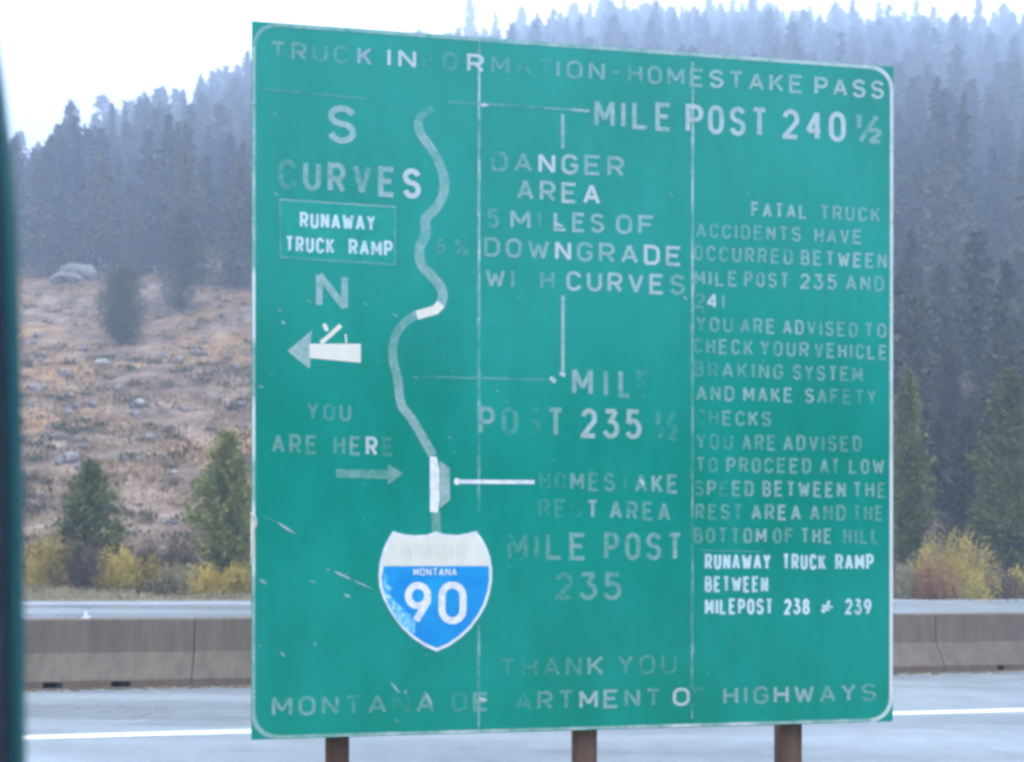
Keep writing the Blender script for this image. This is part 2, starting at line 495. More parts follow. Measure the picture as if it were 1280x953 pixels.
def box_st(name, s0, s1, t0, t1, n0, n1, mat, parent=sign, bevel=0.0):
    vs = [sp3(s, t, n) for n in (n0, n1) for (s, t) in ((s0, t0), (s1, t0), (s1, t1), (s0, t1))]
    o = obj(name, vs, [(0, 3, 2, 1), (4, 5, 6, 7), (0, 1, 5, 4), (1, 2, 6, 5), (2, 3, 7, 6), (3, 0, 4, 7)], mat, parent)
    if bevel:
        md = o.modifiers.new('edge', 'BEVEL'); md.width = bevel; md.segments = 2
    return o

W3 = W / 3
for k in range(3):
    box_st('panel', k * W3 + (0.0015 if k else 0), (k + 1) * W3 - (0.0015 if k < 2 else 0), 0, HS, -0.018, 0, M['green'])
# posts and rails behind the panels
for pxa, pxb in ((404, 434), (722, 751), (984, 1012)):
    s0, _ = hit(pxa, 912); s1, _ = hit(pxb, 912)
    s0 += 0.003; s1 += 0.003
    zb = -BL[2] - 0.3
    o = box_st('post', s0, s1, zb, HS - 0.15, -0.20, -0.095, M['post'], bevel=0.012)
for tt in (0.35, 1.4, 2.5, 3.5):
    box_st('rail', 0.05, W - 0.05, tt, tt + 0.07, -0.092, -0.021, M['alu'])

class Film:
    """flat printed strokes on the sign's face, gathered into one part"""
    def __init__(s): s.v = []; s.f = []; s.w = []; s.n = 0
    def poly(s, pts_px, wear, n=0.0016):
        b0 = len(s.v)
        for (x, y) in pts_px:
            a, b = hit(x, y)
            s.v.append(sp3(a, b, n)); s.w.append(wear)
        s.f.append(tuple(range(b0, b0 + len(pts_px))))
    def stroke(s, pts, th, wear, closed=False, n=0.0016, tofn=None, ends=None):
        """pts in pixels; th in pixels"""
        P = [np.array(p, float) for p in pts]
        if closed and np.linalg.norm(P[0] - P[-1]) < 1e-6: P = P[:-1]
        Q = [P[0]]
        for p in P[1:]:
            if np.linalg.norm(p - Q[-1]) > 1e-4: Q.append(p)
        P = Q; m = len(P)
        if m < 2: return
        if not closed:
            for i in range(1, m - 1):
                d0 = P[i] - P[i - 1]; d1 = P[i + 1] - P[i]
                if np.dot(d0, d1) / (np.linalg.norm(d0) * np.linalg.norm(d1)) < -0.25:
                    s.stroke(P[:i + 1], th, wear, False, n, tofn)
                    s.stroke(P[i:], th, wear, False, n + .00015, tofn)
                    return
        L, R = [], []
        for i in range(m):
            d0 = P[i] - P[i - 1] if (i > 0 or closed) else P[1] - P[0]
            d1 = P[(i + 1) % m] - P[i] if (i < m - 1 or closed) else P[-1] - P[-2]
            d0 = d0 / np.linalg.norm(d0); d1 = d1 / np.linalg.norm(d1)
            n0 = np.array([-d0[1], d0[0]]); n1 = np.array([-d1[1], d1[0]])
            mm = n0 + n1; l = np.linalg.norm(mm)
            if l < 1e-3: mm = n0; l = 1
            mm = mm / l
            k = min(1.5, 1 / max(0.2, float(np.dot(mm, n0))))
            L.append(P[i] + mm * th / 2 * k); R.append(P[i] - mm * th / 2 * k)
        b0 = len(s.v)
        for i in range(m):
            for q in (L[i], R[i]):
                q = tofn(q) if tofn else q
                a, b = hit(q[0], q[1])
                s.v.append(sp3(a, b, n)); s.w.append(wear)
        for i in range(m if closed else m - 1):
            A = b0 + 2 * i; B = b0 + 2 * ((i + 1) % m)
            s.f.append((A, A + 1, B + 1, B))
    def build(s, name, mat, label=None, parent=sign):
        o = obj(name, s.v, s.f, mat, parent, attrs={'wear': s.w})
        if label: o['label'] = label
        return o

def arc(cx, cy, rx, ry, a0, a1, n=7):
    return [(cx + rx * math.cos(math.radians(a0 + (a1 - a0) * k / n)), cy + ry * math.sin(math.radians(a0 + (a1 - a0) * k / n))) for k in range(n + 1)]
T_ = lambda: arc(.5, .72, .5, .28, 180, 0)
GL = {}
GL['A'] = [[(0, 0), (.5, 1), (1, 0)], [(.17, .3), (.83, .3)]]
GL['B'] = [[(0, 0), (0, 1), (.6, 1)] + arc(.6, .76, .34, .24, 90, -90) + [(0, .52)], [(.6, .52)] + arc(.6, .26, .4, .26, 90, -90) + [(0, 0)]]
GL['C'] = [arc(.5, .72, .5, .28, 5, 180) + arc(.5, .28, .5, .28, 180, 355)]
GL['D'] = [[(0, 0), (0, 1), (.5, 1)] + arc(.5, .70, .5, .30, 90, 0) + arc(.5, .30, .5, .30, 0, -90) + [(0, 0)]]
GL['E'] = [[(1, 1), (0, 1), (0, 0), (1, 0)], [(0, .52), (.82, .52)]]
GL['F'] = [[(1, 1), (0, 1), (0, 0)], [(0, .52), (.82, .52)]]
GL['G'] = [arc(.5, .72, .5, .28, 10, 180) + arc(.5, .28, .5, .28, 180, 360) + [(1, .46), (.58, .46)]]
GL['H'] = [[(0, 0), (0, 1)], [(1, 0), (1, 1)], [(0, .52), (1, .52)]]
GL['I'] = [[(.5, 0), (.5, 1)]]
GL['J'] = [[(1, 1), (1, .28)] + arc(.5, .28, .5, .28, 0, -180)]
GL['K'] = [[(0, 0), (0, 1)], [(0, .34), (1, 1)], [(.36, .56), (1, 0)]]
GL['L'] = [[(0, 1), (0, 0), (1, 0)]]
GL['M'] = [[(0, 0), (0, 1), (.5, .25), (1, 1), (1, 0)]]
GL['N'] = [[(0, 0), (0, 1), (1, 0), (1, 1)]]
GL['O'] = [arc(.5, .70, .5, .30, 180, 0) + arc(.5, .30, .5, .30, 0, -180) + ['closed']]
GL['P'] = [[(0, 0), (0, 1), (.6, 1)] + arc(.6, .73, .4, .27, 90, -90) + [(0, .46)]]
GL['R'] = GL['P'] + [[(.5, .46), (1, 0)]]
GL['S'] = [arc(.5, .76, .5, .24, 15, 180, 8) + arc(.5, .76, .5, .24, 180, 262, 3) + arc(.5, .26, .5, .26, 82, 0, 4) + arc(.5, .26, .5, .26, 0, -168, 8)]
GL['T'] = [[(0, 1), (1, 1)], [(.5, 1), (.5, 0)]]
GL['U'] = [[(0, 1), (0, .3)] + arc(.5, .30, .5, .30, 180, 360) + [(1, 1)]]
GL['V'] = [[(0, 1), (.5, 0), (1, 1)]]
GL['W'] = [[(0, 1), (.25, 0), (.5, .8), (.75, 0), (1, 1)]]
GL['X'] = [[(0, 0), (1, 1)], [(0, 1), (1, 0)]]
GL['Y'] = [[(0, 1), (.5, .48), (.5, 0)], [(.5, .48), (1, 1)]]
GL['Z'] = [[(0, 1), (1, 1), (0, 0), (1, 0)]]
GL['0'] = GL['O']
GL['1'] = [[(.2, .82), (.55, 1), (.55, 0)]]
GL['2'] = [arc(.5, .72, .5, .28, 170, 0) + [(.95, .58), (0, .02), (0, 0), (1, 0)]]
GL['3'] = [[(0, 1), (.9, 1), (.45, .6)] + arc(.45, .3, .55, .3, 90, -165, 10)]
GL['4'] = [[(.75, 0), (.75, 1), (0, .28), (1, .28)]]
GL['5'] = [[(.95, 1), (.12, 1), (.06, .52)] + arc(.45, .32, .55, .32, 115, -155, 10)]
GL['6'] = [[(.85, .95)] + arc(.55, .55, .55, .45, 110, 180, 4) + arc(.5, .29, .5, .29, 180, 540, 14)]
GL['8'] = [arc(.5, .76, .42, .24, -90, 270, 12) + ['closed'], arc(.5, .26, .5, .26, 90, 450, 12) + ['closed']]
GL['9'] = [arc(.5, .70, .5, .30, 0, 360, 16), [(1, .70), (.97, .52), (.40, -.02)]]
GL['-'] = [[(0, .5), (1, .5)]]
GL['.'] = [[(.4, .03), (.6, .03)]]
GL['%'] = [arc(.18, .82, .16, .15, 0, 360, 8), arc(.82, .18, .16, .15, 0, 360, 8), [(.95, 1), (.05, 0)]]
GL['&'] = [[(.1, .55), (.9, .45)], [(.62, .95), (.45, .35), (.2, .1), (.05, .25), (.35, .3), (.65, .25)]]
GL['h'] = [[(.0, .85), (.1, 1), (.1, .5)], [(.85, 1), (.15, 0)], arc(.78, .34, .22, .12, 170, 0, 4) + [(.56, 0), (1, 0)]]   # one half
WD = {'I': .30, 'M': 1.2, 'W': 1.35, '-': .45, '.': .3, '1': .55, '%': 1.3, 'h': 1.35, 'A': 1.08, '&': 1.1, 'V': 1.05}
TEXTH = {}

def glyph(fm, ch, x0, x1, ybase, h, th, wear, slope=0.0):
    """one letter between pixel columns x0..x1, standing on ybase"""
    w = x1 - x0
    k = 0
    for st in GL[ch]:
        closed = st[-1] == 'closed'
        pts = st[:-1] if closed else st
        iw, ih = max(w - th, 0.01), h - th
        out = []
        for (x, y) in pts:
            X = x0 + th / 2 + x * iw
            Y = ybase + slope * (X - x0) - th / 2 - y * ih
            out.append((X, Y))
        def clip(q):
            yb = ybase + slope * (q[0] - x0)
            return (min(max(q[0], x0 - .05), x1 + .05), min(max(q[1], yb - h), yb))
        if w <= th * 1.6: clip = None
        fm.stroke(out, th, wear, closed, 0.0016 + 0.0004 * k, clip)
        k += 1

def words(items, xa, ya, xb, yb, ha, hb, label, th=0.17, mat='letter', name='lettering', gap=0.38):
    """items: (text, x0, x1, wear digits); the baseline runs (xa,ya)-(xb,yb)"""
    fm = Film()
    sl = (yb - ya) / (xb - xa)
    for (txt, x0, x1, wear) in items:
        if len(wear) < len(txt): wear = wear + wear[-1] * (len(txt) - len(wear))
        tot = sum(WD.get(c, 1.0) for c in txt) + gap * (len(txt) - 1)
        u = (x1 - x0) / tot
        x = x0
        for c, wr in zip(txt, wear):
            wd = WD.get(c, 1.0) * u
            k = (x - xa) / (xb - xa)
            h = ha + (hb - ha) * k
            if c != ' ' and wr != '0':
                glyph(fm, c, x, x + wd, ya + sl * (x - xa) + rnd.uniform(-.3, .3), h, h * th, (int(wr) + rnd.uniform(-.3, .3)) / 9.0, sl)
            x += wd + gap * u
    fm.build(name, M[mat], label)

Q = 'faded line reading '
words([('TRUC', 338, 436, '3322'), ('IN', 483, 520, '8'), ('FO', 528, 572, '12'), ('R', 584, 605, '9'), ('MAT', 614, 690, '321'), ('I', 695, 700, '4'),
       ('ON', 708, 756, '44'), ('-', 765, 777, '3'), ('HOMESTAKE', 785, 1004, '344455555'), ('PASS', 1018, 1105, '6')], 338, 74, 1104, 124.3, 23, 23, Q + 'TRUCK INFORMATION-HOMESTAKE PASS')
words([('K', 447, 465, '5')], 338, 74, 1104, 124.3, 23, 23, 'pinkish letter K of TRUCK', mat='pink')
words([('MILE', 743, 840, '5555'), ('P', 857, 879, '7'), ('OST', 885, 959, '666'), ('240', 978, 1057, '777'), ('h', 1068, 1103, '4')], 744, 159, 1057, 178.5, 35, 38, Q + 'MILE POST 240 1/2', .155)
words([('S', 410, 445, '5')], 411, 179, 445, 181, 48, 48, 'faded big letter S', .16)
words([('CURVES', 348, 526, '245458')], 348, 236, 525, 249.5, 38, 38, Q + 'CURVES', .17)
words([('N', 395, 435, '5')], 396, 385.5, 435, 389.5, 46, 47, 'faded big letter N', .18)
words([('YOU', 384, 439, '323')], 384, 525, 439, 527, 22, 22, Q + 'YOU', .17)
words([('ARE', 340, 397, '343'), ('HERE', 417, 492, '3492')], 340, 566.5, 491, 571, 24, 24, Q + 'ARE HERE', .17)
words([('6', 545, 557, '2'), ('%', 568, 587, '2')], 545, 318, 587, 320, 21, 21, Q + '6%', .16)
words([('DANGER', 614, 780, '349655')], 615, 214, 779, 221.5, 25, 25.5, Q + 'DANGER')
words([('AREA', 646, 750, '5569')], 647, 250, 750, 257, 26, 26, Q + 'AREA')
words([('5', 609, 624, '3'), ('M', 638, 663, '5'), ('I', 672, 677, '2'), ('LES', 692, 755, '655'), ('OF', 770, 818, '55')], 609, 285.3, 817, 294.5, 24.5, 24.5, Q + '5 MILES OF')
words([('DOWNGRADE', 605, 852, '444955586')], 605, 320.8, 851, 333.5, 24.5, 25, Q + 'DOWNGRADE')
words([('WITH', 607, 693, '4303'), ('CURVES', 708, 856, '666664')], 608, 359.8, 856, 369.5, 24, 26, Q + 'WITH CURVES')
words([('M', 715, 741, '5'), ('I', 754, 760, '4'), ('LE', 773, 812, '41')], 716, 494.5, 812, 499, 35, 36, Q + 'MILE', .155)
words([('POST', 598, 705, '4314'), ('235', 726, 802, '766'), ('h', 817, 849, '2')], 599, 543.5, 802, 550, 35.5, 38, Q + 'POST 235 1/2', .155)
words([('HOMESTAKE', 674, 848, '114331455')], 675, 612, 848, 617.3, 22.5, 24, Q + 'HOMESTAKE')
words([('REST', 673, 748, '1215'), ('AREA', 762, 838, '5334')], 698, 647, 838, 652, 23, 24, Q + 'REST AREA')
words([('MILE', 634, 733, '2234'), ('POST', 755, 853, '4445')], 634, 700, 852, 700.8, 34, 35, Q + 'MILE POST', .155)
words([('235', 694, 777, '244')], 694, 750, 777, 750.8, 35, 35, Q + '235', .155)
words([('THANK', 625, 754, '11235'), ('YOU', 772, 846, '322')], 625, 847, 846, 842.5, 24, 25, Q + 'THANK YOU', .155)
words([('MONTANA', 340, 543, '4432313'), ('DEPARTMENT', 565, 826, '2302346543'), ('O', 841, 862, '7'), ('F', 867, 883, '1'), ('HIGHWAYS', 904, 1095, '54465454')], 341, 896, 1094, 876.5, 25, 22, Q + 'MONTANA DEPARTMENT OF HIGHWAYS')
PARA = [
 ([('FATAL', 939, 1009, '5'), ('TRUCK', 1025, 1100, '44444')], 939, 271.5, 1099, 278, 19, 18.5),
 ([('ACCIDENTS', 870, 1001, '4'), ('HAVE', 1018, 1077, '4')], 870, 297, 1077, 306, 18.5, 18.5),
 ([('OCCURRED', 867, 991, '33344'), ('BETWEEN', 1001, 1108, '5')], 870, 326, 1107, 336.5, 19.5, 19),
 ([('MILE', 867, 922, '4'), ('POST', 930, 986, '4'), ('235', 1000, 1046, '5'), ('AND', 1057, 1105, '4')], 870, 357, 1104, 365, 19.5, 19.5),
 ([('2', 868, 881, '2'), ('4', 883, 897, '8'), ('1.', 901, 914, '3')], 868, 385.5, 914, 387, 19.5, 19.5),
 ([('YOU', 870, 916, '3'), ('ARE', 925, 969, '4'), ('ADVISED', 978, 1072, '55444'), ('TO', 1080, 1108, '4')], 870, 414.5, 1107, 423, 19, 18.5),
 ([('CHECK', 867, 941, '24444'), ('YOUR', 950, 1011, '4'), ('VEHICLE', 1018, 1109, '4')], 867, 442, 1109, 450.5, 19.5, 19),
 ([('BRAKING', 867, 979, '2144444'), ('SYSTEM', 991, 1078, '4')], 867, 471, 1078, 478, 19.5, 19),
 ([('AND', 870, 918, '4'), ('MAKE', 929, 991, '5'), ('SAFETY', 1006, 1095, '543333')], 870, 501, 1095, 506, 19, 18.5),
 ([('CHECKS.', 870, 972, '1244443')], 870, 531, 970, 534, 19, 19),
 ([('YOU', 870, 916, '3'), ('ARE', 927, 970, '4'), ('ADVISED', 979, 1077, '4443333')], 870, 562, 1077, 565, 20, 19.5),
 ([('TO', 870, 897, '3'), ('PROCEED', 908, 1014, '4'), ('AT', 1025, 1049, '4'), ('LOW', 1061, 1105, '4')], 870, 591, 1104, 593, 19.5, 19),
 ([('SPEED', 868, 942, '2424'), ('BETWEEN', 953, 1057, '5'), ('THE', 1066, 1108, '4')], 868, 620.5, 1107, 622.5, 20, 19.5),
 ([('REST', 869, 928, '3'), ('AREA', 939, 1001, '5'), ('AND', 1012, 1057, '4'), ('THE', 1066, 1104, '3')], 869, 650, 1104, 651.5, 20, 19.5),
 ([('BOTTOM', 867, 958, '333345'), ('OF', 966, 992, '4'), ('THE', 1001, 1040, '5'), ('HILL', 1054, 1099, '3')], 867, 679, 1099, 680.5, 19.5, 19.5)]
for it in PARA:
    words(*it, label=Q + ' '.join(w[0] for w in it[0]).replace('241 .', '241.'), th=.17)
for items, xa, ya, xb, yb in (([('RUNAWAY', 375, 469, '7')], 375, 285, 469, 289.5), ([('TRUCK', 357, 418, '7'), ('RAMP', 436, 491, '7')], 357, 315, 490, 321.5),
                              ([('RUNAWAY', 881, 963, '7'), ('TRUCK', 978, 1032, '7'), ('RAMP', 1044, 1092, '7')], 881, 712, 1092, 713),
                              ([('BETWEEN', 881, 960, '7')], 881, 740.5, 960, 740.5),
                              ([('MILEPOST', 881, 966, '7'), ('238', 980, 1012, '8'), ('&', 1024, 1044, '7'), ('239', 1056, 1089, '7')], 881, 768.5, 1089, 768.5)):
    words(items, xa, ya, xb, yb, 20, 20, 'bright newer condensed line reading ' + ' '.join(w[0] for w in items), th=.175, mat='letter_blue', gap=.24)

# overlay plate round RUNAWAY TRUCK RAMP and the one in the right panel
def plate(px, name='overlay_plate', label=None):
    st = [hit(x, y) for x, y in px]
    vs = [sp3(s, t, 0.0008) for s, t in st]
    o = obj(name, vs, [(0, 1, 2, 3)], M['plate'], sign)
    if label: o['label'] = label
plate([(351, 322), (494, 331), (494, 259), (350, 250)], label='thin green overlay plate with RUNAWAY TRUCK RAMP')
fm = Film()
fm.stroke([(350, 249.6), (494, 259)], 2.0, .5); fm.stroke([(494, 259), (494, 331)], 1.6, .36)
fm.stroke([(494, 331), (351, 322)], 2.0, .36); fm.stroke([(351, 322), (350, 249.6)], 1.6, .3)
fm.stroke([(875, 688), (955, 690)], 1.6, .3)
fm.build('plate_edge', M['letter'])

# the S-curved route line
ROUTE = [(541.7, 135.8), (529, 142), (522.8, 153.4), (526.6, 168.5), (539, 186), (551.8, 211), (555.5, 231.5), (551.8, 249), (541.7, 264), (532, 274), (532, 293), (524.5, 311),
         (526.6, 330.6), (539, 344.5), (551.8, 360.8), (552.5, 376), (544, 387), (519, 394.5), (501.4, 408.7), (492.6, 426.3), (491, 449), (497, 474), (501.4, 505), (514, 523), (529, 548), (541, 570)]
def catmull(P, n=5):
    out = []
    for i in range(len(P) - 1):
        p0 = np.array(P[max(i - 1, 0)]); p1 = np.array(P[i]); p2 = np.array(P[i + 1]); p3 = np.array(P[min(i + 2, len(P) - 1)])
        for k in range(n):
            t = k / n
            out.append(tuple(0.5 * ((2 * p1) + (-p0 + p2) * t + (2 * p0 - 5 * p1 + 4 * p2 - p3) * t * t + (-p0 + 3 * p1 - 3 * p2 + p3) * t ** 3)))
    out.append(tuple(P[-1]))
    return out
RC = catmull(ROUTE)
for seg, wr in ((RC[:8], .24), (RC[7:20], .38), (RC[19:45], .5), (RC[44:80], .5), (RC[79:84], .45)):
    pass
fm = Film()
fm.stroke(RC[:10], 9.5, .30); fm.stroke(RC[9:26], 11, .45); fm.stroke(RC[25:81], 12, .50); fm.stroke(RC[84:106], 10.5, .42); fm.stroke(RC[105:], 11, .52)
fm.build('route_line', M['letter'], 'faded grey winding route line')
fm = Film(); fm.stroke([(545, 640), (545.5, 668)], 11, .42); fm.build('route_line', M['letter'], 'short faded end of the route line above the shield')
fm = Film()
fm.stroke([(521, 394.5), (533, 391), (544, 388), (551.5, 380)], 11.5, 1.0, n=.0022); fm.build('ramp_mark', M['cream'], 'bright cream piece of the route line')
fm = Film(); fm.poly([(537.4, 571), (545.5, 571), (549, 586), (549.3, 625), (547.5, 641), (537.4, 640)][::-1], 1, .0022); fm.build('route_mark', M['whitefilm'], 'bright white upright piece of the route line')
fm = Film(); fm.poly([(549.5, 576), (562, 585), (562.5, 625), (549.5, 636)][::-1], .62, .002); fm.build('rest_area_mark', M['letter'], 'pale translucent lay-by shape beside the route line')
# arrows
fm = Film(); fm.poly([(359.5, 439), (387, 461.5), (388, 447.5), (388, 430), (390.5, 412.5)], .62); fm.build('arrow_head', M['letter'], 'grey head of the north arrow')
fm = Film(); fm.poly([(387, 430), (387, 447.8), (451, 453.8), (451, 430)], 1, .0021)
fm.build('arrow_shaft', M['cream'], 'cream shaft of the north arrow')
for pp, th_ in (([(401, 429), (412, 420), (426, 407)], 5.5), ([(405, 405), (409, 414)], 5), ([(432, 418), (433, 429)], 2)):
    fm = Film(); fm.stroke(pp, th_, .9, n=.0026); fm.build('north_mark', M['cream'], 'pale broken stroke above the arrow shaft')
fm = Film(); fm.poly([(420, 586.5), (420, 597), (485, 599), (485, 606), (504, 592), (485, 580.5), (485, 588)], .38); fm.build('arrow', M['letter'], 'faded arrow pointing right under ARE HERE')
# leader lines
for pp, th_, wr in (([(703.3, 143), (703.6, 186)], 4, .55), ([(703.5, 370), (703.6, 466)], 4, .66), ([(560, 128), (600, 130), (680, 135)], 3, .24), ([(680, 135.5), (716, 137.6)], 3, .36),
                    ([(716, 137.6), (737, 139.2)], 3.5, .62), ([(515, 471), (600, 473), (686, 475)], 3, .22), ([(330, 112), (460, 124)], 2.5, .22)):
    fm = Film(); fm.stroke(pp, th_, wr); fm.build('leader_line', M['letter'])
for pp in ([(688, 472), (694, 478)], [(700, 466), (706, 470)]):
    fm = Film(); fm.stroke(pp, 5, .9); fm.build('chip', M['letter'])
fm = Film(); fm.stroke([(570, 602.3), (668, 602.8)], 5, 1); fm.poly([(567, 602), (569, 606), (573, 606.5), (575, 602), (573, 598), (569, 598)], 1, .0022)
fm.build('leader_line', M['whitefilm'], 'bright white leader line beside the lay-by shape')

# border, with its worn left side
def rr_path(ins, r, n=8):
    cs = [(ins + r, ins + r, 180, 270), (W - ins - r, ins + r, 270, 360), (W - ins - r, HS - ins - r, 0, 90), (ins + r, HS - ins - r, 90, 180)]
    out = []
    for cx, cy, a0, a1 in cs:
        out.append([(cx + r * math.cos(math.radians(a0 + (a1 - a0) * k / n)), cy + r * math.sin(math.radians(a0 + (a1 - a0) * k / n))) for k in range(n + 1)])
    return out
def border_piece(pts, wd, wear, fm, n=.0016):
    P = [np.array(p) for p in pts]
    b0 = len(fm.v)
    for i, p in enumerate(P):
        d = P[min(i + 1, len(P) - 1)] - P[max(i - 1, 0)]; d /= np.linalg.norm(d)
        nn = np.array([-d[1], d[0]])
        w0 = wear[i] if isinstance(wear, (list, tuple)) else wear
        for q in (p + nn * wd / 2, p - nn * wd / 2):
            fm.v.append(sp3(q[0], q[1], n)); fm.w.append(w0)
        if i: fm.f.append((b0 + 2 * i - 2, b0 + 2 * i - 1, b0 + 2 * i + 1, b0 + 2 * i))
def line(p, q, n=40):
    return [(p[0] + (q[0] - p[0]) * k / n, p[1] + (q[1] - p[1]) * k / n) for k in range(n + 1)]
cBL, cBR, cTR, cTL = rr_path(.012, .125)
fm = Film()
border_piece(cBL, .024, .5, fm); border_piece(cBR, .024, .75, fm); border_piece(cTR, .024, .72, fm); border_piece(cTL, .020, .36, fm)
border_piece(line(cBL[-1], cBR[0]), .017, [.45 + .35 * rnd.random() * (rnd.random() > .4) for _ in range(41)], fm)
border_piece(line(cBR[-1], cTR[0]), .021, [.80 + .2 * (k < 16) - .1 * rnd.random() for k in range(41)], fm)
border_piece(line(cTR[-1], cTL[0]), .020, [.68 - .3 * k / 40 for k in range(41)], fm)
lw = []
for k in range(41):
    y = 60 + (895 - 60) * k / 40
    v = .42 + .2 * rnd.random()
    if 335 < y < 415 or 515 < y < 580 or 635 < y < 720: v = 1.1
    lw.append(v)
border_piece(line(cTL[-1], cBL[0]), .017, lw, fm)
fm.build('border', M['border'], 'pale worn border band with rounded corners')
# broken pale sealant along the two panel seams
for sx in (W3, 2 * W3):
    fm = Film()
    n = 60
    wl_ = [max(.05, .36 + .22 * math.sin(k * .9 + sx) * rnd.random() + (.12 if k > 35 else -.08) + .15 * (rnd.random() - .5)) for k in range(n + 1)]
    for k in range(n):
        y0, y1 = .05 + (HS - .1) * k / n, .05 + (HS - .1) * (k + 1) / n
        s0 = sx + rnd.uniform(-.0015, .0015)
        b0 = len(fm.v)
        wd = .005 + .004 * rnd.random()
        for (a_, b_) in ((-wd, y0), (wd, y0), (wd, y1), (-wd, y1)):
            fm.v.append(sp3(s0 + a_, b_, .0012)); fm.w.append(wl_[k] if b_ == y0 else wl_[k + 1])
        fm.f.append((b0, b0 + 1, b0 + 2, b0 + 3))
    fm.build('seam_strip', M['border'], 'broken pale line along a panel seam')
# bent flange chip on the left edge
vs = []
ch = [(313.5, 640), (321, 648), (322, 655), (318.5, 664), (317.5, 690), (313.5, 706)]
for (x, y) in ch:
    s, t = hit(x, y); vs.append(sp3(s, t, .003)); vs.append(sp3(s - .004, t, .02))
obj('bent_edge', vs, [(0, 2, 4, 6, 8, 10)[::-1]] + [(2 * k, 2 * k + 1, 2 * k + 3, 2 * k + 2) for k in range(5)], M['cream'], sign)
# scratches, chips
fm = Film()
SCR = [((325, 643), (350, 655), 1.4, .4), ((345, 652), (371, 668), 3, .8), ((408, 712), (413, 713), 3, .7), ((417, 714), (440, 725), 2.6, .9), ((440, 725), (467, 737), 1.8, .7), ((324, 724), (334, 730), 4.5, .6),
       ((430, 742), (438, 747), 3.5, .8), ((386, 726), (395, 728), 2.4, .5), ((393, 803), (395, 808), 2, .8), ((350, 815), (357, 821), 2.4, .75), ((323, 806), (326, 809), 2, .5), ((352, 401), (357, 406), 3.5, .85),
       ((348, 386), (351, 391), 2.2, .6), ((323, 482), (330, 485), 2.6, .75), ((335, 465), (342, 470), 1.6, .5), ((402, 560), (404, 566), 2, .0), ((488, 852), (500, 867), 3, .75), ((531, 864), (541, 882), 2.4, .95),
       ((492, 898), (500, 904), 2.2, .6), ((506, 862), (508, 868), 2, .7), ((600, 131), (611, 133), 5, .95), ((598, 872), (609, 876), 6, .9), ((800, 598), (805, 608), 4.5, 1.0), ((692, 278.5), (704, 283.5), 4, 1.0),
       ((854, 370), (860, 376), 2, .6), ((933, 239), (937, 244), 1.6, .5), ((837, 240), (841, 247), 2.4, .4), ((620, 487), (623, 491), 2, .5), ((517, 470), (524, 475), 3, .5), ((489, 391), (499, 397), 2, .5), ((383, 375), (390, 379), 2, .5),
       ((455, 378), (459, 383), 2, .5), ((876, 389), (881, 391), 2, .4), ((343, 240), (349, 246), 2, .5), ((342, 140), (346, 146), 2.4, .4), ((635, 705), (639, 710), 1.8, .3), ((560, 545), (565, 550), 2, .5), ((430, 718), (436, 716), 1.6, .4)]
def sliver(p, q, th, wr, n):
    p, q = np.array(p, float), np.array(q, float); d = q - p; nn = np.array([-d[1], d[0]]) / (np.linalg.norm(d) + 1e-6) * th * .5
    a_, b_ = p + d * rnd.uniform(.2, .45), p + d * rnd.uniform(.55, .85)
    fm.poly([p, a_ + nn, b_ + nn * rnd.uniform(.4, 1), q, b_ - nn * rnd.uniform(.5, 1), a_ - nn * rnd.uniform(.4, 1)], wr, n)
for (p, q, th, wr) in SCR:
    sliver(p, q, th * 1.15, wr * .85, .003)
for k in range(130):
    x = rnd.uniform(325, 1110); y = rnd.uniform(85, 880); an = rnd.uniform(-.2, 1.2); l = rnd.uniform(1, 4)
    sliver((x, y), (x + l * math.cos(an), y + l * math.sin(an)), rnd.uniform(.6, 1.8), rnd.uniform(.15, .5), .0032)
fm.build('scratch', M['letter'], 'pale scratches and chips in the green face')['kind'] = 'stuff'

# route shield
shield = obj('route_shield', [], [], M['whitefilm'], sign)
OUT = [(491, 664), (504, 668), (519, 669.5), (534, 668.5), (545, 664.7), (556, 668), (572, 669), (584, 667), (595, 664), (602, 673), (608, 684), (612.5, 696), (615, 712), (615, 725), (612.5, 740), (607.5, 756), (600, 770), (589, 785),
       (576, 797.5), (561, 808), (546, 814.5), (531, 808), (516, 798), (503, 786), (493, 773), (485, 760), (478.5, 747), (474.5, 734), (473.3, 721), (474.5, 704), (479.5, 686), (485, 674)]
cxs, cys = 544.5, 735
def solid(px, n0, n1, mat, name, parent, label=None):
    st = [hit(x, y) for x, y in px][::-1]
    m = len(st)
    vs = [sp3(s, t, n0) for s, t in st] + [sp3(s, t, n1) for s, t in st]
    fs = [tuple(range(m, 2 * m))] + [(q, (q + 1) % m, (q + 1) % m + m, q + m) for q in range(m)]
    o = obj(name, vs, fs, mat, parent)
    if label: o['label'] = label
    return o
bpy.data.objects.remove(shield)
shield = solid(OUT, .0005, .005, M['whitefilm'], 'route_shield', sign, 'blue and cream interstate shield numbered 90')
INN = [(cxs + (x - cxs) * .945, cys + (y - cys) * .945) for x, y in OUT]
top = [p for p in INN if p[1] < 706]
cream = [(477.2, 707), *[p for p in INN[-3:]], *INN[:12], (612.3, 707)]
cream = [p for p in cream if p[1] <= 707.01]
solid(cream, .0052, .0062, M['cream'], 'shield_top', shield, 'cream bleached top band')
blue = [(479.5, 708), (610.5, 708)] + [p for p in INN[12:30] if p[1] > 708]
solid(blue, .0052, .0062, M['blue'], 'shield_field', shield, 'bright blue field')
fm = Film(); fm.poly([(480, 716), (486, 722), (482, 729), (490, 735), (486, 742), (494, 752), (508, 764), (519, 776), (519, 792), (511, 790), (500, 779), (492, 768), (484, 752), (479.5, 738)][::-1], 1, .0066)
fm.build('scuff', M['scuff'], 'pale scuffed patch at the lower left of the blue', shield)
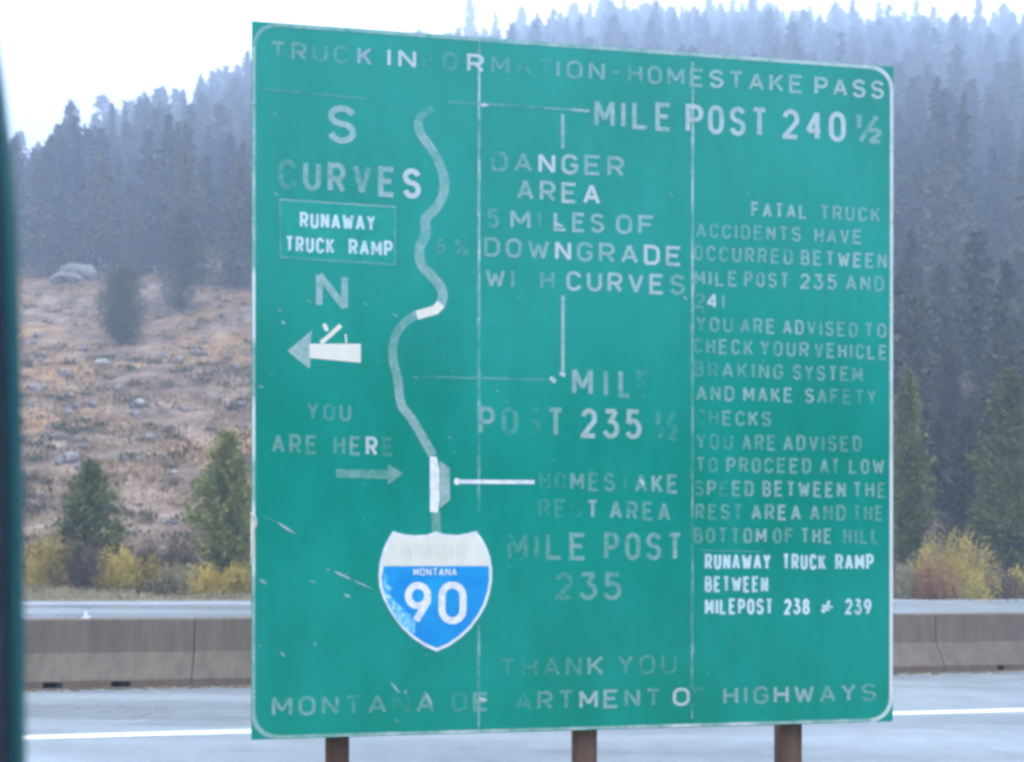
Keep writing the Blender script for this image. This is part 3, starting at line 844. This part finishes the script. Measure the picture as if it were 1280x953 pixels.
class Lift(Film):
    def stroke(s, pts, th, wear, closed=False, n=0.0016, tofn=None, ends=None):
        super().stroke(pts, th, wear, closed, n if n > .006 else n + .0062, tofn)
fm = Lift(); glyph(fm, '9', 506, 539, 779, 51.5, 8.6, 1.0); glyph(fm, '0', 548, 583, 780.5, 53.5, 8.6, 1.0)
fm.build('route_number', M['whitefilm'], 'white number 90', shield)
fm = Lift()
x = 517
for c in 'MONTANA':
    glyph(fm, c, x, x + 6.4, 719.8, 9.5, 1.5, .7); x += 7.9
fm.build('state_name', M['whitefilm'], 'small faded word MONTANA', shield)
fm = Lift(); x = 503
for c in 'INTERSTATE':
    wd_ = 2.5 if c == 'I' else 6.4
    glyph(fm, c, x, x + wd_, 698.5, 18, 1.6, .6); x += wd_ + 2.4
fm.build('ghost_lettering', M['ghost'], 'barely visible word INTERSTATE', shield)

# ------------------------------------------------------------------ blurred car window frame close to the lens
D0 = 0.85
def near_pt(px, py, d):
    P = CAMP + ray(px, py) * d
    return P
root = empty('car_window_frame', tuple(near_pt(-40, 1000, D0)))
tag(root, 'out of focus dark window frame of a car right at the left edge of the picture', 'car window frame')
RE = [(-40, -150), (-18, -40), (-3, 40), (8, 110), (16, 180), (22, 260), (27, 380), (30, 500), (32, 640), (33, 780), (35, 953), (37, 1150), (39, 1400)]
org = np.array(root.location)
def strip_solid(name, off0, off1, dn0, dn1, mat):
    vs, fs = [], []
    for (x, y) in RE:
        for (o_, d_) in ((off0, dn0), (off1, dn0), (off1, dn1), (off0, dn1)):
            vs.append(tuple(near_pt(x + o_, y, D0) + np.array([0, d_, 0]) - org))
    for i in range(len(RE) - 1):
        for q in range(4):
            A = 4 * i + q; B = 4 * i + (q + 1) % 4
            fs.append((A, B, B + 4, A + 4))
    fs += [(0, 1, 2, 3)[::-1], tuple(4 * (len(RE) - 1) + q for q in range(4))]
    return obj(name, vs, fs, mat, root)
strip_solid('pillar', -130, -7.5, -0.03, 0.0, M['frame'])
strip_solid('window_seal', -7, 0, -0.02, -0.003, M['seal'])

# ------------------------------------------------------------------ vegetation meshes
def tufts(P, D, L, Wd):
    """diamond-shaped clumps at P along D; arrays"""
    n = len(P)
    r = rng.normal(size=(n, 3)); side = np.cross(D, r); side /= np.linalg.norm(side, axis=1)[:, None] + 1e-9
    L = np.broadcast_to(L, (n,))[:, None]; Wd = np.broadcast_to(Wd, (n,))[:, None]
    a = P - D * L * .4; b = P + side * Wd * .5; c = P + D * L * .6; d = P - side * Wd * .5
    return np.stack([a, b, c, d], 1).reshape(-1, 3)

def conifer(h, rmax, nwh, per, tl, tw, base=0.08, power=0.85, droop=-0.15, young=False, gap=0.15, ball=False):
    Ps, Ds = [], []
    for i in range(nwh):
        t = base + (1 - base) * (i + rng.random() * .8) / nwh
        t = min(t, .995)
        if ball: R = rmax * math.sqrt(max(.02, 1 - (1.75 * t - .8) ** 2)) * (1 - .25 * t)
        elif young: R = rmax * (math.sin(min(1, (1 - t) * 1.25 + .12) * math.pi / 2) ** 1.1) * (0.55 + .45 * min(1, t * 3.2))
        else: R = rmax * (1 - t) ** power * (0.6 + .4 * min(1, t * 4)) + .02 * rmax
        nb = 5 + int(rng.integers(0, 4))
        for bk in range(nb):
            if rng.random() < gap: continue
            az = rng.random() * 6.283; r = R * (rng.uniform(.45, 1.3) if young else rng.uniform(.62, 1.18))
            m = max(2, int(per * (0.35 + r / rmax)))
            k = rng.random(m) ** .7
            rise = rng.uniform(.1, .6) if young else droop + rng.uniform(-.15, .25) + .5 * t
            d = np.array([math.cos(az), math.sin(az), rise]); d /= np.linalg.norm(d)
            p = np.array([0, 0, t * h]) + d * (k * r)[:, None] + rng.normal(size=(m, 3)) * (.05 + .12 * r) * .6
            if not young: p[:, 2] -= (k * r) ** 2 * .06
            dd = d + rng.normal(size=(m, 3)) * .55 + np.array([0, 0, .45 if young else 0.05])
            dd /= np.linalg.norm(dd, axis=1)[:, None]
            Ps.append(p); Ds.append(dd)
    P = np.concatenate(Ps); Dd = np.concatenate(Ds)
    n = len(P)
    return tufts(P, Dd, tl * rng.uniform(.6, 1.4, n), tw * rng.uniform(.6, 1.4, n))

def trunk_mesh(name, h, r0, lean=0.0):
    vs, fs = [], []
    nr, ns = 9, 7
    bx, by = 0, 0
    for i in range(nr):
        t = i / (nr - 1); r = r0 * (1 - .93 * t)
        bx += rnd.uniform(-.01, .01) * h * .5; by += rnd.uniform(-.01, .01) * h * .5
        for k in range(ns):
            a = k / ns * 6.283
            vs.append((math.cos(a) * r + (bx if i else 0), math.sin(a) * r + (by if i else 0), t * h * .97 - (.3 if i == 0 else 0)))
    for i in range(nr - 1):
        for k in range(ns):
            A = i * ns + k; B = i * ns + (k + 1) % ns
            fs.append((A, B, B + ns, A + ns))
    # stubs of main limbs
    for q in range(9):
        z = h * rnd.uniform(.15, .8); a = rnd.uniform(0, 6.283); l = h * .12 * (1 - z / h) + .1
        d = Vector((math.cos(a), math.sin(a), .2)); s = Vector((-math.sin(a), math.cos(a), 0)) * r0 * .25
        b0 = len(vs); p = Vector((0, 0, z)); e = p + d * l
        vs += [tuple(p + s), tuple(p - s), tuple(p + Vector((0, 0, r0 * .5))), tuple(e)]
        fs += [(b0, b0 + 1, b0 + 3), (b0 + 1, b0 + 2, b0 + 3), (b0 + 2, b0, b0 + 3)]
    me = bpy.data.meshes.new(name); me.from_pydata(vs, [], fs); me.materials.append(M['bark']); me.update()
    return me

def mesh_from(name, verts, mat):
    o = quads_obj(name, verts, 4, mat)
    me = o.data
    bpy.data.objects.remove(o)
    return me

# variants of tall forest conifers, unit height 15 m
FV = []
for k in range(10):
    if k % 3 == 2: c9 = conifer(15, rng.uniform(2.6, 3.4), 30, 9, .8, .40, base=rng.uniform(.12, .3), power=rng.uniform(.45, .6), gap=rng.uniform(.2, .4))
    else: c9 = conifer(15, rng.uniform(2.6, 3.9), 38, 8, .8, .40, base=rng.uniform(.04, .12), power=rng.uniform(.75, 1.05), gap=rng.uniform(.08, .3))
    FV.append((c9, None))
FM = [(mesh_from('crown', v, M['forest']), trunk_mesh('trunk', 15, .17)) for v, _ in FV]
FN = [(mesh_from('crown', v, M['mid']), t_) for (v, _), (c_0, t_) in zip(FV, FM)]

def place_tree(name, crown, trunk, loc, sc, rz, label, cat, group=None, sxy=None):
    root = empty(name, loc)
    root.rotation_euler = (rnd.uniform(-.03, .03), rnd.uniform(-.03, .03), rz)
    root.scale = ((sxy or sc), (sxy or sc), sc)
    tag(root, label, cat, group)
    for nm, me in (('trunk', trunk), ('crown', crown)):
        o = bpy.data.objects.new(nm, me); COL.objects.link(o); o.parent = root
    return root

# -- forest: candidates on a jittered grid
cand = []
Y = 38.0
while Y < 410:
    stp = 3.3 + Y * .009
    X = -Y * 0.66 - 6
    while X < Y * .62 + 6:
        x = X + rnd.uniform(-.45, .45) * stp; y = Y + rnd.uniform(-.45, .45) * stp
        X += stp
        az = x / y * F + CX
        D = float(np.interp(az, CR_PX, CR_D))
        if y > D + 14: continue
        start = 84 if az < 330 else (84 - (az - 330) / 700 * 44 if az < 1030 else 40)
        start += float(vnoise(np.array(x / 9.), np.array(y / 9.), 31)) * 14
        if y < start: continue
        if rnd.random() < .06 + .5 * (vnoise(np.array(x / 7.), np.array(y / 7.), 41) > .22): continue
        cand.append((x, y, az))
    Y += stp
VIEWS = [(104, 336, 30, ground_at(108, 352)[1]), (1239, 353, 4, ground_at(1239, 360)[1])]
forest_ind, forest_rest = [], []
for (x, y, az) in cand:
    z = float(terrain(x, y)); h = rnd.uniform(9, 15.5) * (1 + .45 * min(1, max(0, (y - 100) / 150))) if y > 75 else rnd.uniform(6, 11)
    if rnd.random() < .12: h *= 1.22
    top = CY - (z + h - EYE) / y * F
    signtop = 28 + (az - 316) * .0711
    base_py = CY - (z - EYE) / y * F
    if any(abs(az - vx) < vw + 8 and y < vd and top < vy < base_py + 12 for vx, vy, vw, vd in VIEWS): continue
    vis = (az < 322 and az > -12) or (1110 < az < 1290) or (top < signtop - 6 and 300 < az < 1120)
    (forest_ind if vis else forest_rest).append((x, y, z, h, az, top))
forest_ind.sort(key=lambda q: q[1])
# the ones that show largest stay individuals: skyline and near ones first
def showing(q):
    x, y, z, h, az, top = q
    sky = CY - (terrain(x, y) - EYE) / y * F
    return y
crest = [q for q in forest_ind if q[1] > float(np.interp(q[4], CR_PX, CR_D)) - 30]
inner = [q for q in forest_ind if q not in crest]
N_IND = 270
pick = crest[:150]
pick += inner[:N_IND - len(pick)]
pickset = set(id(q) for q in pick)
for q in forest_ind:
    if id(q) not in pickset: forest_rest.append(q)
for (x, y, z, h, az, top) in pick:
    k = rnd.randrange(10)
    if az < 322: lab, grp = 'tall dark conifer in the hazy forest on the ridge left of the sign', 'conifers on the ridge left of the sign'
    elif az > 1110: lab, grp = 'hazy conifer in the forest on the hillside right of the sign', 'conifers on the hillside right of the sign'
    else: lab, grp = 'pale hazy conifer tip rising over the top edge of the sign', 'conifer tips above the sign'
    s = h / 15
    FX = FN if y < 100 or rnd.random() < .15 else FM
    place_tree('conifer_tree', FX[k][0], FX[k][1], (x, y, z - .2), s, rnd.uniform(0, 6.28), lab, 'tree', grp, sxy=s * rnd.uniform(.75, 1.1) * (1.15 if y > 150 else 1))
HERO = [(82, 128, 128, 34, 'tallest pointed conifer on the left skyline'), (70, 158, 126, 20, 'slim conifer touching the left flank of the tallest one'),
        (137, 132, 134, 22, 'second tallest narrow spire on the left skyline'), (154, 141, 138, 16, 'thin spire just right of the second tallest one on the left'),
        (108, 156, 136, 14, 'short broken-topped conifer between the two tallest left ones'), (186, 140, 150, 22, 'conifer standing midway along the left skyline'),
        (249, 117, 165, 22, 'dense conifer on the skyline two tree widths left of the sign'), (228, 127, 160, 20, 'ragged conifer on the left skyline beside the dense one'),
        (295, 97, 175, 24, 'tall conifer on the skyline next to the sign corner'), (22, 166, 122, 14, 'lone thin conifer beside the car window frame'), (48, 186, 124, 18, 'low conifer in the dip of the left skyline'),
        (587, -2, 380, 22, 'single thin spire above the first panel seam of the sign'), (617, 14, 378, 18, 'short pointed tip right of the thin spire above the seam'), (650, 10, 380, 26, 'open ragged tree top above the sign, left of the gap'),
        (715, 4, 380, 34, 'rounded dense tree top just right of the sky gap'), (752, -6, 382, 40, 'broad tree top cut by the upper picture edge'), (800, 4, 380, 34, 'broad tree top right of the cut one'),
        (960, 2, 378, 36, 'wide pointed conifer above the right half of the sign'), (1008, 6, 376, 18, 'needle thin spire above the right half of the sign'), (1070, 14, 376, 24, 'pointed conifer above the sign near its right end'),
        (1110, 22, 374, 14, 'thin spire right above the top right corner of the sign'), (1148, 32, 372, 22, 'small conifer just right of the top right corner'), (1190, 24, 370, 34, 'dense double topped conifer on the right skyline'),
        (1213, 24, 370, 18, 'slim conifer in the middle of the right skyline'), (1256, 18, 368, 34, 'large conifer on the right skyline near the picture edge')]
HM = [(mesh_from('crown', conifer(15, 2.6, 64, 9, .62, .32, base=.05, power=pw, gap=.06), M['forest']), trunk_mesh('trunk', 15, .16)) for pw in (.55, .68, .8)]
for (px, py, dd, wp, lab) in HERO:
    x = (px - CX) / F * dd; z = float(terrain(x, dd)); zt = EYE + (CY - py) / F * dd
    h = max(6, zt - z); k = rnd.randrange(3)
    rr = wp * 1.35 * dd / F / 2
    place_tree('conifer_tree', HM[k][0], HM[k][1], (x, dd, z - .2), h / 15, rnd.uniform(0, 6.28), lab, 'tree', None, sxy=rr / 2.6)
big = []
# unseen trees added behind the viewer to darken low reflections in the sign
for q in range(330):
    y = -rnd.uniform(34, 95); x = rnd.uniform(-110, 110)
    forest_rest.append((x, y, -0.1, rnd.uniform(10, 17), 0, 0))
for (x, y, z, h, az, top) in forest_rest:
    k = rnd.randrange(10)
    v = FV[k][0].reshape(-1, 4, 3)
    v = v[rng.random(len(v)) < .5].reshape(-1, 3)
    a = rnd.uniform(0, 6.28); s = h / 15; ca, sa = math.cos(a), math.sin(a)
    ctr = v.reshape(-1, 4, 3).mean(1, keepdims=True); v = ((v.reshape(-1, 4, 3) - ctr) * 1.35 + ctr).reshape(-1, 3)
    w2 = np.stack([(v[:, 0] * ca - v[:, 1] * sa) * s, (v[:, 0] * sa + v[:, 1] * ca) * s, v[:, 2] * s], 1) + np.array([x, y, z - .2])
    big.append(w2)
fr = quads_obj('distant_forest', np.concatenate(big), 4, M['forest'])
tag(fr, 'hazy mass of conifers filling the hillside among and behind the nearer trees, with unseen ones added behind the viewer', 'forest', kind='stuff')
print('forest', len(cand), len(pick), len(forest_rest), 'faces', len(np.concatenate(big)) // 4)

# -- young pines and single trees
def young_tree(px, py_base, py_top, wpx, label, kind='young', dens=1.0, name='young_pine', dmin=27, leaf='young', ball=False):
    x, y, z = ground_at(px, py_base, dmin)
    k = y / F
    h = (py_base - py_top) * k; r = wpx * k / 2
    crown = conifer(h, r, int(50 * dens), 24, .17 + .008 * h, .05 + .003 * h, base=.03, young=True, gap=.32, ball=ball)
    root = empty(name, (x, y, z - .05)); tag(root, label, 'tree')
    o = bpy.data.objects.new('trunk', trunk_mesh('trunk', h, .02 * h)); COL.objects.link(o); o.parent = root
    quads_obj('crown', crown, 4, M[leaf], root)
    return root
young_tree(112, 738, 577, 78, 'bushy young green pine between yellow shrubs near the left edge', dens=1.5)
young_tree(284, 744, 550, 96, 'tall rounded young pine just left of the sign edge', dens=1.7)
young_tree(152, 430, 338, 68, 'small round pine standing alone on the tan slope', dens=2.4, ball=True, leaf='mid')
young_tree(228, 392, 262, 62, 'broad dark conifer reaching down out of the left forest onto the slope', dens=1.6, leaf='forest')
young_tree(1262, 745, 462, 92, 'tall grey-green pine at the right edge behind the orange shrubs', dens=1.8)
young_tree(1206, 712, 520, 70, 'dull green pine directly behind the big yellow shrub', dens=1.5, leaf='forest')
young_tree(1134, 735, 470, 60, 'olive pine tucked against the right edge of the sign', dens=1.6)
young_tree(1172, 640, 530, 46, 'small dark pine between the two larger right hand pines', dens=1.2, leaf='forest')

young_tree(1150, 600, 470, 58, 'olive conifer between the sign edge and the small dark pine', dens=1.4, leaf='mid')
young_tree(1236, 600, 440, 60, 'tall grey-green conifer behind the two largest right hand pines', dens=1.5, leaf='mid')
young_tree(1186, 560, 430, 50, 'hazy conifer in the gap above the small dark pine', dens=1.3, leaf='mid')
young_tree(1276, 560, 400, 56, 'hazy conifer cut by the right edge of the picture', dens=1.3, leaf='mid')
# -- shrubs
def shrub(px, py_base, wpx, hpx, leaf, label, group=None, dens=1.0, dmin=26.3, name='shrub'):
    x, y, z = ground_at(px, py_base, dmin)
    k = y / F; w, h = wpx * k / 2, hpx * k
    n = int(4200 * dens)
    az = rng.random(n) * 6.283; el = np.arcsin(rng.random(n) ** .8)
    rr = rng.uniform(.35, 1.02, n) ** .6
    lob = 1 + .22 * np.sin(az * 3 + rng.random() * 6) + .15 * np.sin(az * 7 + el * 5 + rng.random() * 6)
    P = np.stack([np.cos(az) * np.cos(el) * w * rr * lob, np.sin(az) * np.cos(el) * w * .8 * rr * lob, np.sin(el) * h * rr * lob + .03], 1)
    D_ = P / (np.linalg.norm(P, axis=1)[:, None] + 1e-6) + rng.normal(size=(n, 3)) * .45 + np.array([0, 0, .7])
    D_ /= np.linalg.norm(D_, axis=1)[:, None]
    root = empty(name, (x, y, z)); tag(root, label, 'shrub', group)
    quads_obj('foliage', tufts(P, D_, .10 * rng.uniform(.5, 1.5, n), .034 * rng.uniform(.6, 1.5, n)), 4, M[leaf], root)
    st = []
    m = 14
    aa = rng.random(m) * 6.283
    for q in range(m):
        d = np.array([math.cos(aa[q]) * w * .6, math.sin(aa[q]) * w * .5, h * .75])
        e = np.array([-math.sin(aa[q]), math.cos(aa[q]), 0]) * .012
        st += [-e, e, d + e * .3, d - e * .3]
    quads_obj('stem', np.array(st), 4, M['bark'], root)
    return root
shrub(64, 753, 78, 62, 'yellow', 'yellow-green shrub by the car window frame, leftmost along the roadside')
shrub(108, 753, 66, 56, 'brown', 'brownish twiggy shrub in front of the bushy young pine')
shrub(150, 753, 56, 46, 'yellow', 'golden shrub with a taller tip right of the brown shrub')
shrub(184, 753, 62, 36, 'yellow', 'low golden shrub second to the right of the brown roadside shrub')
shrub(220, 753, 66, 33, 'straw', 'low straw coloured shrub in the middle of the left roadside strip')
shrub(256, 753, 60, 32, 'yellow', 'low golden shrub in front of the tall rounded pine')
shrub(298, 753, 62, 32, 'yellow', 'low golden-brown shrub touching the left edge of the sign')
shrub(178, 734, 66, 50, 'brown', 'dark twiggy shrub right of the bushy young pine', dmin=27)
shrub(222, 730, 66, 44, 'brown', 'greyish twiggy shrub between the two left pines', dmin=27)
shrub(52, 726, 50, 44, 'brown', 'dull brown shrub behind the leftmost yellow-green one', dmin=27)
shrub(1192, 752, 104, 74, 'yellow', 'big bright yellow shrub right of the sign', dens=1.8)
shrub(1166, 754.5, 58, 46, 'red', 'small red shrub in front of the big yellow shrub', dens=1.5)
shrub(1128, 753, 44, 40, 'straw', 'pale straw coloured shrub against the right edge of the sign')
shrub(1246, 753, 56, 38, 'brown', 'rounded olive brown shrub right of the big yellow shrub')
shrub(1272, 752, 40, 34, 'yellow', 'dull yellow shrub at the right edge of the picture')

# -- grass
def grass(name, label, pts, hmin, hmax, wd, mat):
    n = len(pts)
    P = np.asarray(pts); L = rng.uniform(hmin, hmax, n)
    D_ = np.stack([rng.normal(size=n) * .35, rng.normal(size=n) * .35, np.ones(n)], 1); D_ /= np.linalg.norm(D_, axis=1)[:, None]
    o = quads_obj(name, tufts(P + D_ * L[:, None] * .3, D_, L, wd * rng.uniform(.6, 1.5, n)), 4, mat)
    tag(o, label, 'grass', kind='stuff')
n = 60000
u = rng.uniform(-26, 30, n); v = rng.uniform(13.3, 17.5, n)
X = O[0] + U[0] * u + V[0] * v; Yy = O[1] + U[1] * u + V[1] * v
grass('roadside_grass', 'tawny dry grass along the far edge of the highway', np.stack([X, Yy, terrain(X, Yy)], 1), .06, .30, .025, M['straw'])
n = 130000
az = rng.uniform(-60, 1340, n); Yy = 27 + (92 - 27) * rng.random(n) ** .8
X = (az - CX) / F * Yy
keep = (vnoise(X / 2.2, Yy / 2.2, 77) + .4 * vnoise(X / .6, Yy / .6, 78)) > -.08
X, Yy = X[keep], Yy[keep]
grass('slope_grass', 'clumps of dry tan bunchgrass over the rocky slope', np.stack([X, Yy, terrain(X, Yy)], 1), .08, .30, .08, M['drygrass'])
# dark low brush specks on the slope
n = 130
pts = []
for q in range(n):
    az = rnd.choice([rnd.uniform(-20, 330), rnd.uniform(1100, 1300)]); yy = rnd.uniform(30, 88); xx = (az - CX) / F * yy
    m = 26; r = rnd.uniform(.2, .55)
    c0 = np.array([xx, yy, float(terrain(xx, yy))])
    pts.append(c0 + rng.normal(size=(m, 3)) * np.array([r, r, r * .35]) * .6 + np.array([0, 0, r * .3]))
grass('low_brush', 'dark low brush dotted over the slope', np.concatenate(pts), .15, .4, .14, M['brown'])

pts = []
for q in range(260):
    az = rnd.uniform(-20, 330) if rnd.random() < .75 else rnd.uniform(1100, 1300)
    yy = rnd.uniform(28, 84); xx = (az - CX) / F * yy
    m = 60; r = rnd.uniform(.25, .8)
    c0 = np.array([xx, yy, float(terrain(xx, yy))])
    pts.append(c0 + rng.normal(size=(m, 3)) * np.array([r, r, r * .25]) * .6 + np.array([0, 0, r * .2]))
grass('olive_scrub', 'low olive and grey-green scrub patches over the slope', np.concatenate(pts), .08, .26, .07, M['mid'])
# -- boulders
def boulder(px, py, wpx, hpx, mat, label, group=None, name='boulder', loc=None):
    x, y, z = loc or ground_at(px, py, 27)
    k = y / F; w, h = wpx * k / 2, hpx * k
    vs, fs = [], []
    nu, nv = 9, 6
    ph = [rnd.uniform(0, 6.28) for _ in range(6)]
    for i in range(nv + 1):
        el = -math.pi / 2 + math.pi * i / nv
        for j in range(nu):
            a = 6.283 * j / nu
            e = 1 + .18 * math.sin(2 * a + ph[0]) * math.cos(el) + .16 * math.sin(3 * a + 2 * el + ph[1]) + rnd.uniform(-.1, .1)
            vs.append((math.cos(a) * math.cos(el) * w * e, math.sin(a) * math.cos(el) * w * .8 * e, math.sin(el) * h * .62 * e + h * .22))
    for i in range(nv):
        for j in range(nu):
            A = i * nu + j; B = i * nu + (j + 1) % nu
            fs.append((A, B, B + nu, A + nu))
    o = obj(name, vs, fs, mat, None)
    o.location = (x, y, z); o.rotation_euler = (0, 0, rnd.uniform(0, 6))
    tag(o, label, 'rock', group)
    return o
boulder(98, 346, 44, 18, M['pale_rock'], 'large pale outcrop at the lower edge of the forest on the left', name='rock_outcrop')
boulder(84, 353, 40, 13, M['rock'], 'dark flat rock added as the shadow under the large pale outcrop', name='rock_outcrop')  # darker rock standing in for the shade beneath the outcrop
boulder(120, 338, 26, 20, M['pale_rock'], 'pale pointed rock on the right shoulder of the large outcrop', name='rock_outcrop')
boulder(88, 578, 22, 15, M['rock'], 'white-grey boulder beside the top of the bushy young pine')
boulder(174, 510, 16, 11, M['pale_rock'], 'single pale boulder above the small dark bush in mid slope')
boulder(128, 457, 20, 8, M['pale_rock'], 'flat pale boulder on the bench line of the left slope')
boulder(300, 350, 26, 26, M['rock'], 'bluish grey boulder high on the slope by the sign edge')
boulder(276, 342, 14, 12, M['pale_rock'], 'small light boulder next to the bluish grey one by the sign')
boulder(1228, 358, 12, 13, M['pale_rock'], 'left one of two bright rocks in the right hand forest')
boulder(1250, 359, 16, 12, M['pale_rock'], 'right one of two bright rocks in the right hand forest')
boulder(1151, 420, 14, 14, M['pale_rock'], 'pinkish rock in the trees close to the right edge of the sign')
boulder(1160, 436, 12, 12, M['rock'], 'grey rock just below the pinkish rock right of the sign')
boulder(1208, 462, 26, 22, M['rock'], 'bluish rock face above the right hand pines')
boulder(1152, 575, 26, 20, M['pale_rock'], 'tan bank of bare rock behind the small dark pine')
for k in range(90):
    px, py = rnd.uniform(36, 312), rnd.uniform(385, 700)
    if k > 60: px, py = rnd.gauss(78, 24), rnd.gauss(570, 42)
    if px < 34 or py > 715: continue
    if px > 230 and py > 540 or 75 < px < 150 and py > 590: continue
    s = rnd.uniform(5, 15)
    boulder(px, py, s, s * .65, M['rock'], 'grey boulder among dry grass on the slope left of the sign', 'grey boulders scattered over the left slope')
for k in range(12):
    px, py = rnd.uniform(1124, 1278), rnd.uniform(400, 640)
    s = rnd.uniform(6, 13)
    boulder(px, py, s, s * .7, M['rock'], 'grey boulder between the trees on the slope right of the sign', 'grey boulders scattered over the right slope')

# ------------------------------------------------------------------ haze
hz = Mat('haze_air')
hz.n.remove(hz.p)
vol = hz.n.new('ShaderNodeVolumePrincipled')
vol.inputs['Color'].default_value = (.65, .78, 1.0, 1)
vol.inputs['Density'].default_value = HAZE_DENSITY
vol.inputs['Anisotropy'].default_value = 0.2
hz.l.new(vol.outputs[0], hz.n['Material Output'].inputs['Volume'])
zlo = float(gv[:, 2].min()) - 1.0
x0, x1, y0, y1, z0, z1 = -905, 905, -605, 1205, zlo, 262
vs = [(x, y, z) for z in (z0, z1) for (x, y) in ((x0, y0), (x1, y0), (x1, y1), (x0, y1))]
hz_o = obj('haze', vs, [(0, 3, 2, 1), (4, 5, 6, 7), (0, 1, 5, 4), (1, 2, 6, 5), (2, 3, 7, 6), (3, 0, 4, 7)], hz.m)
tag(hz_o, kind='stuff')
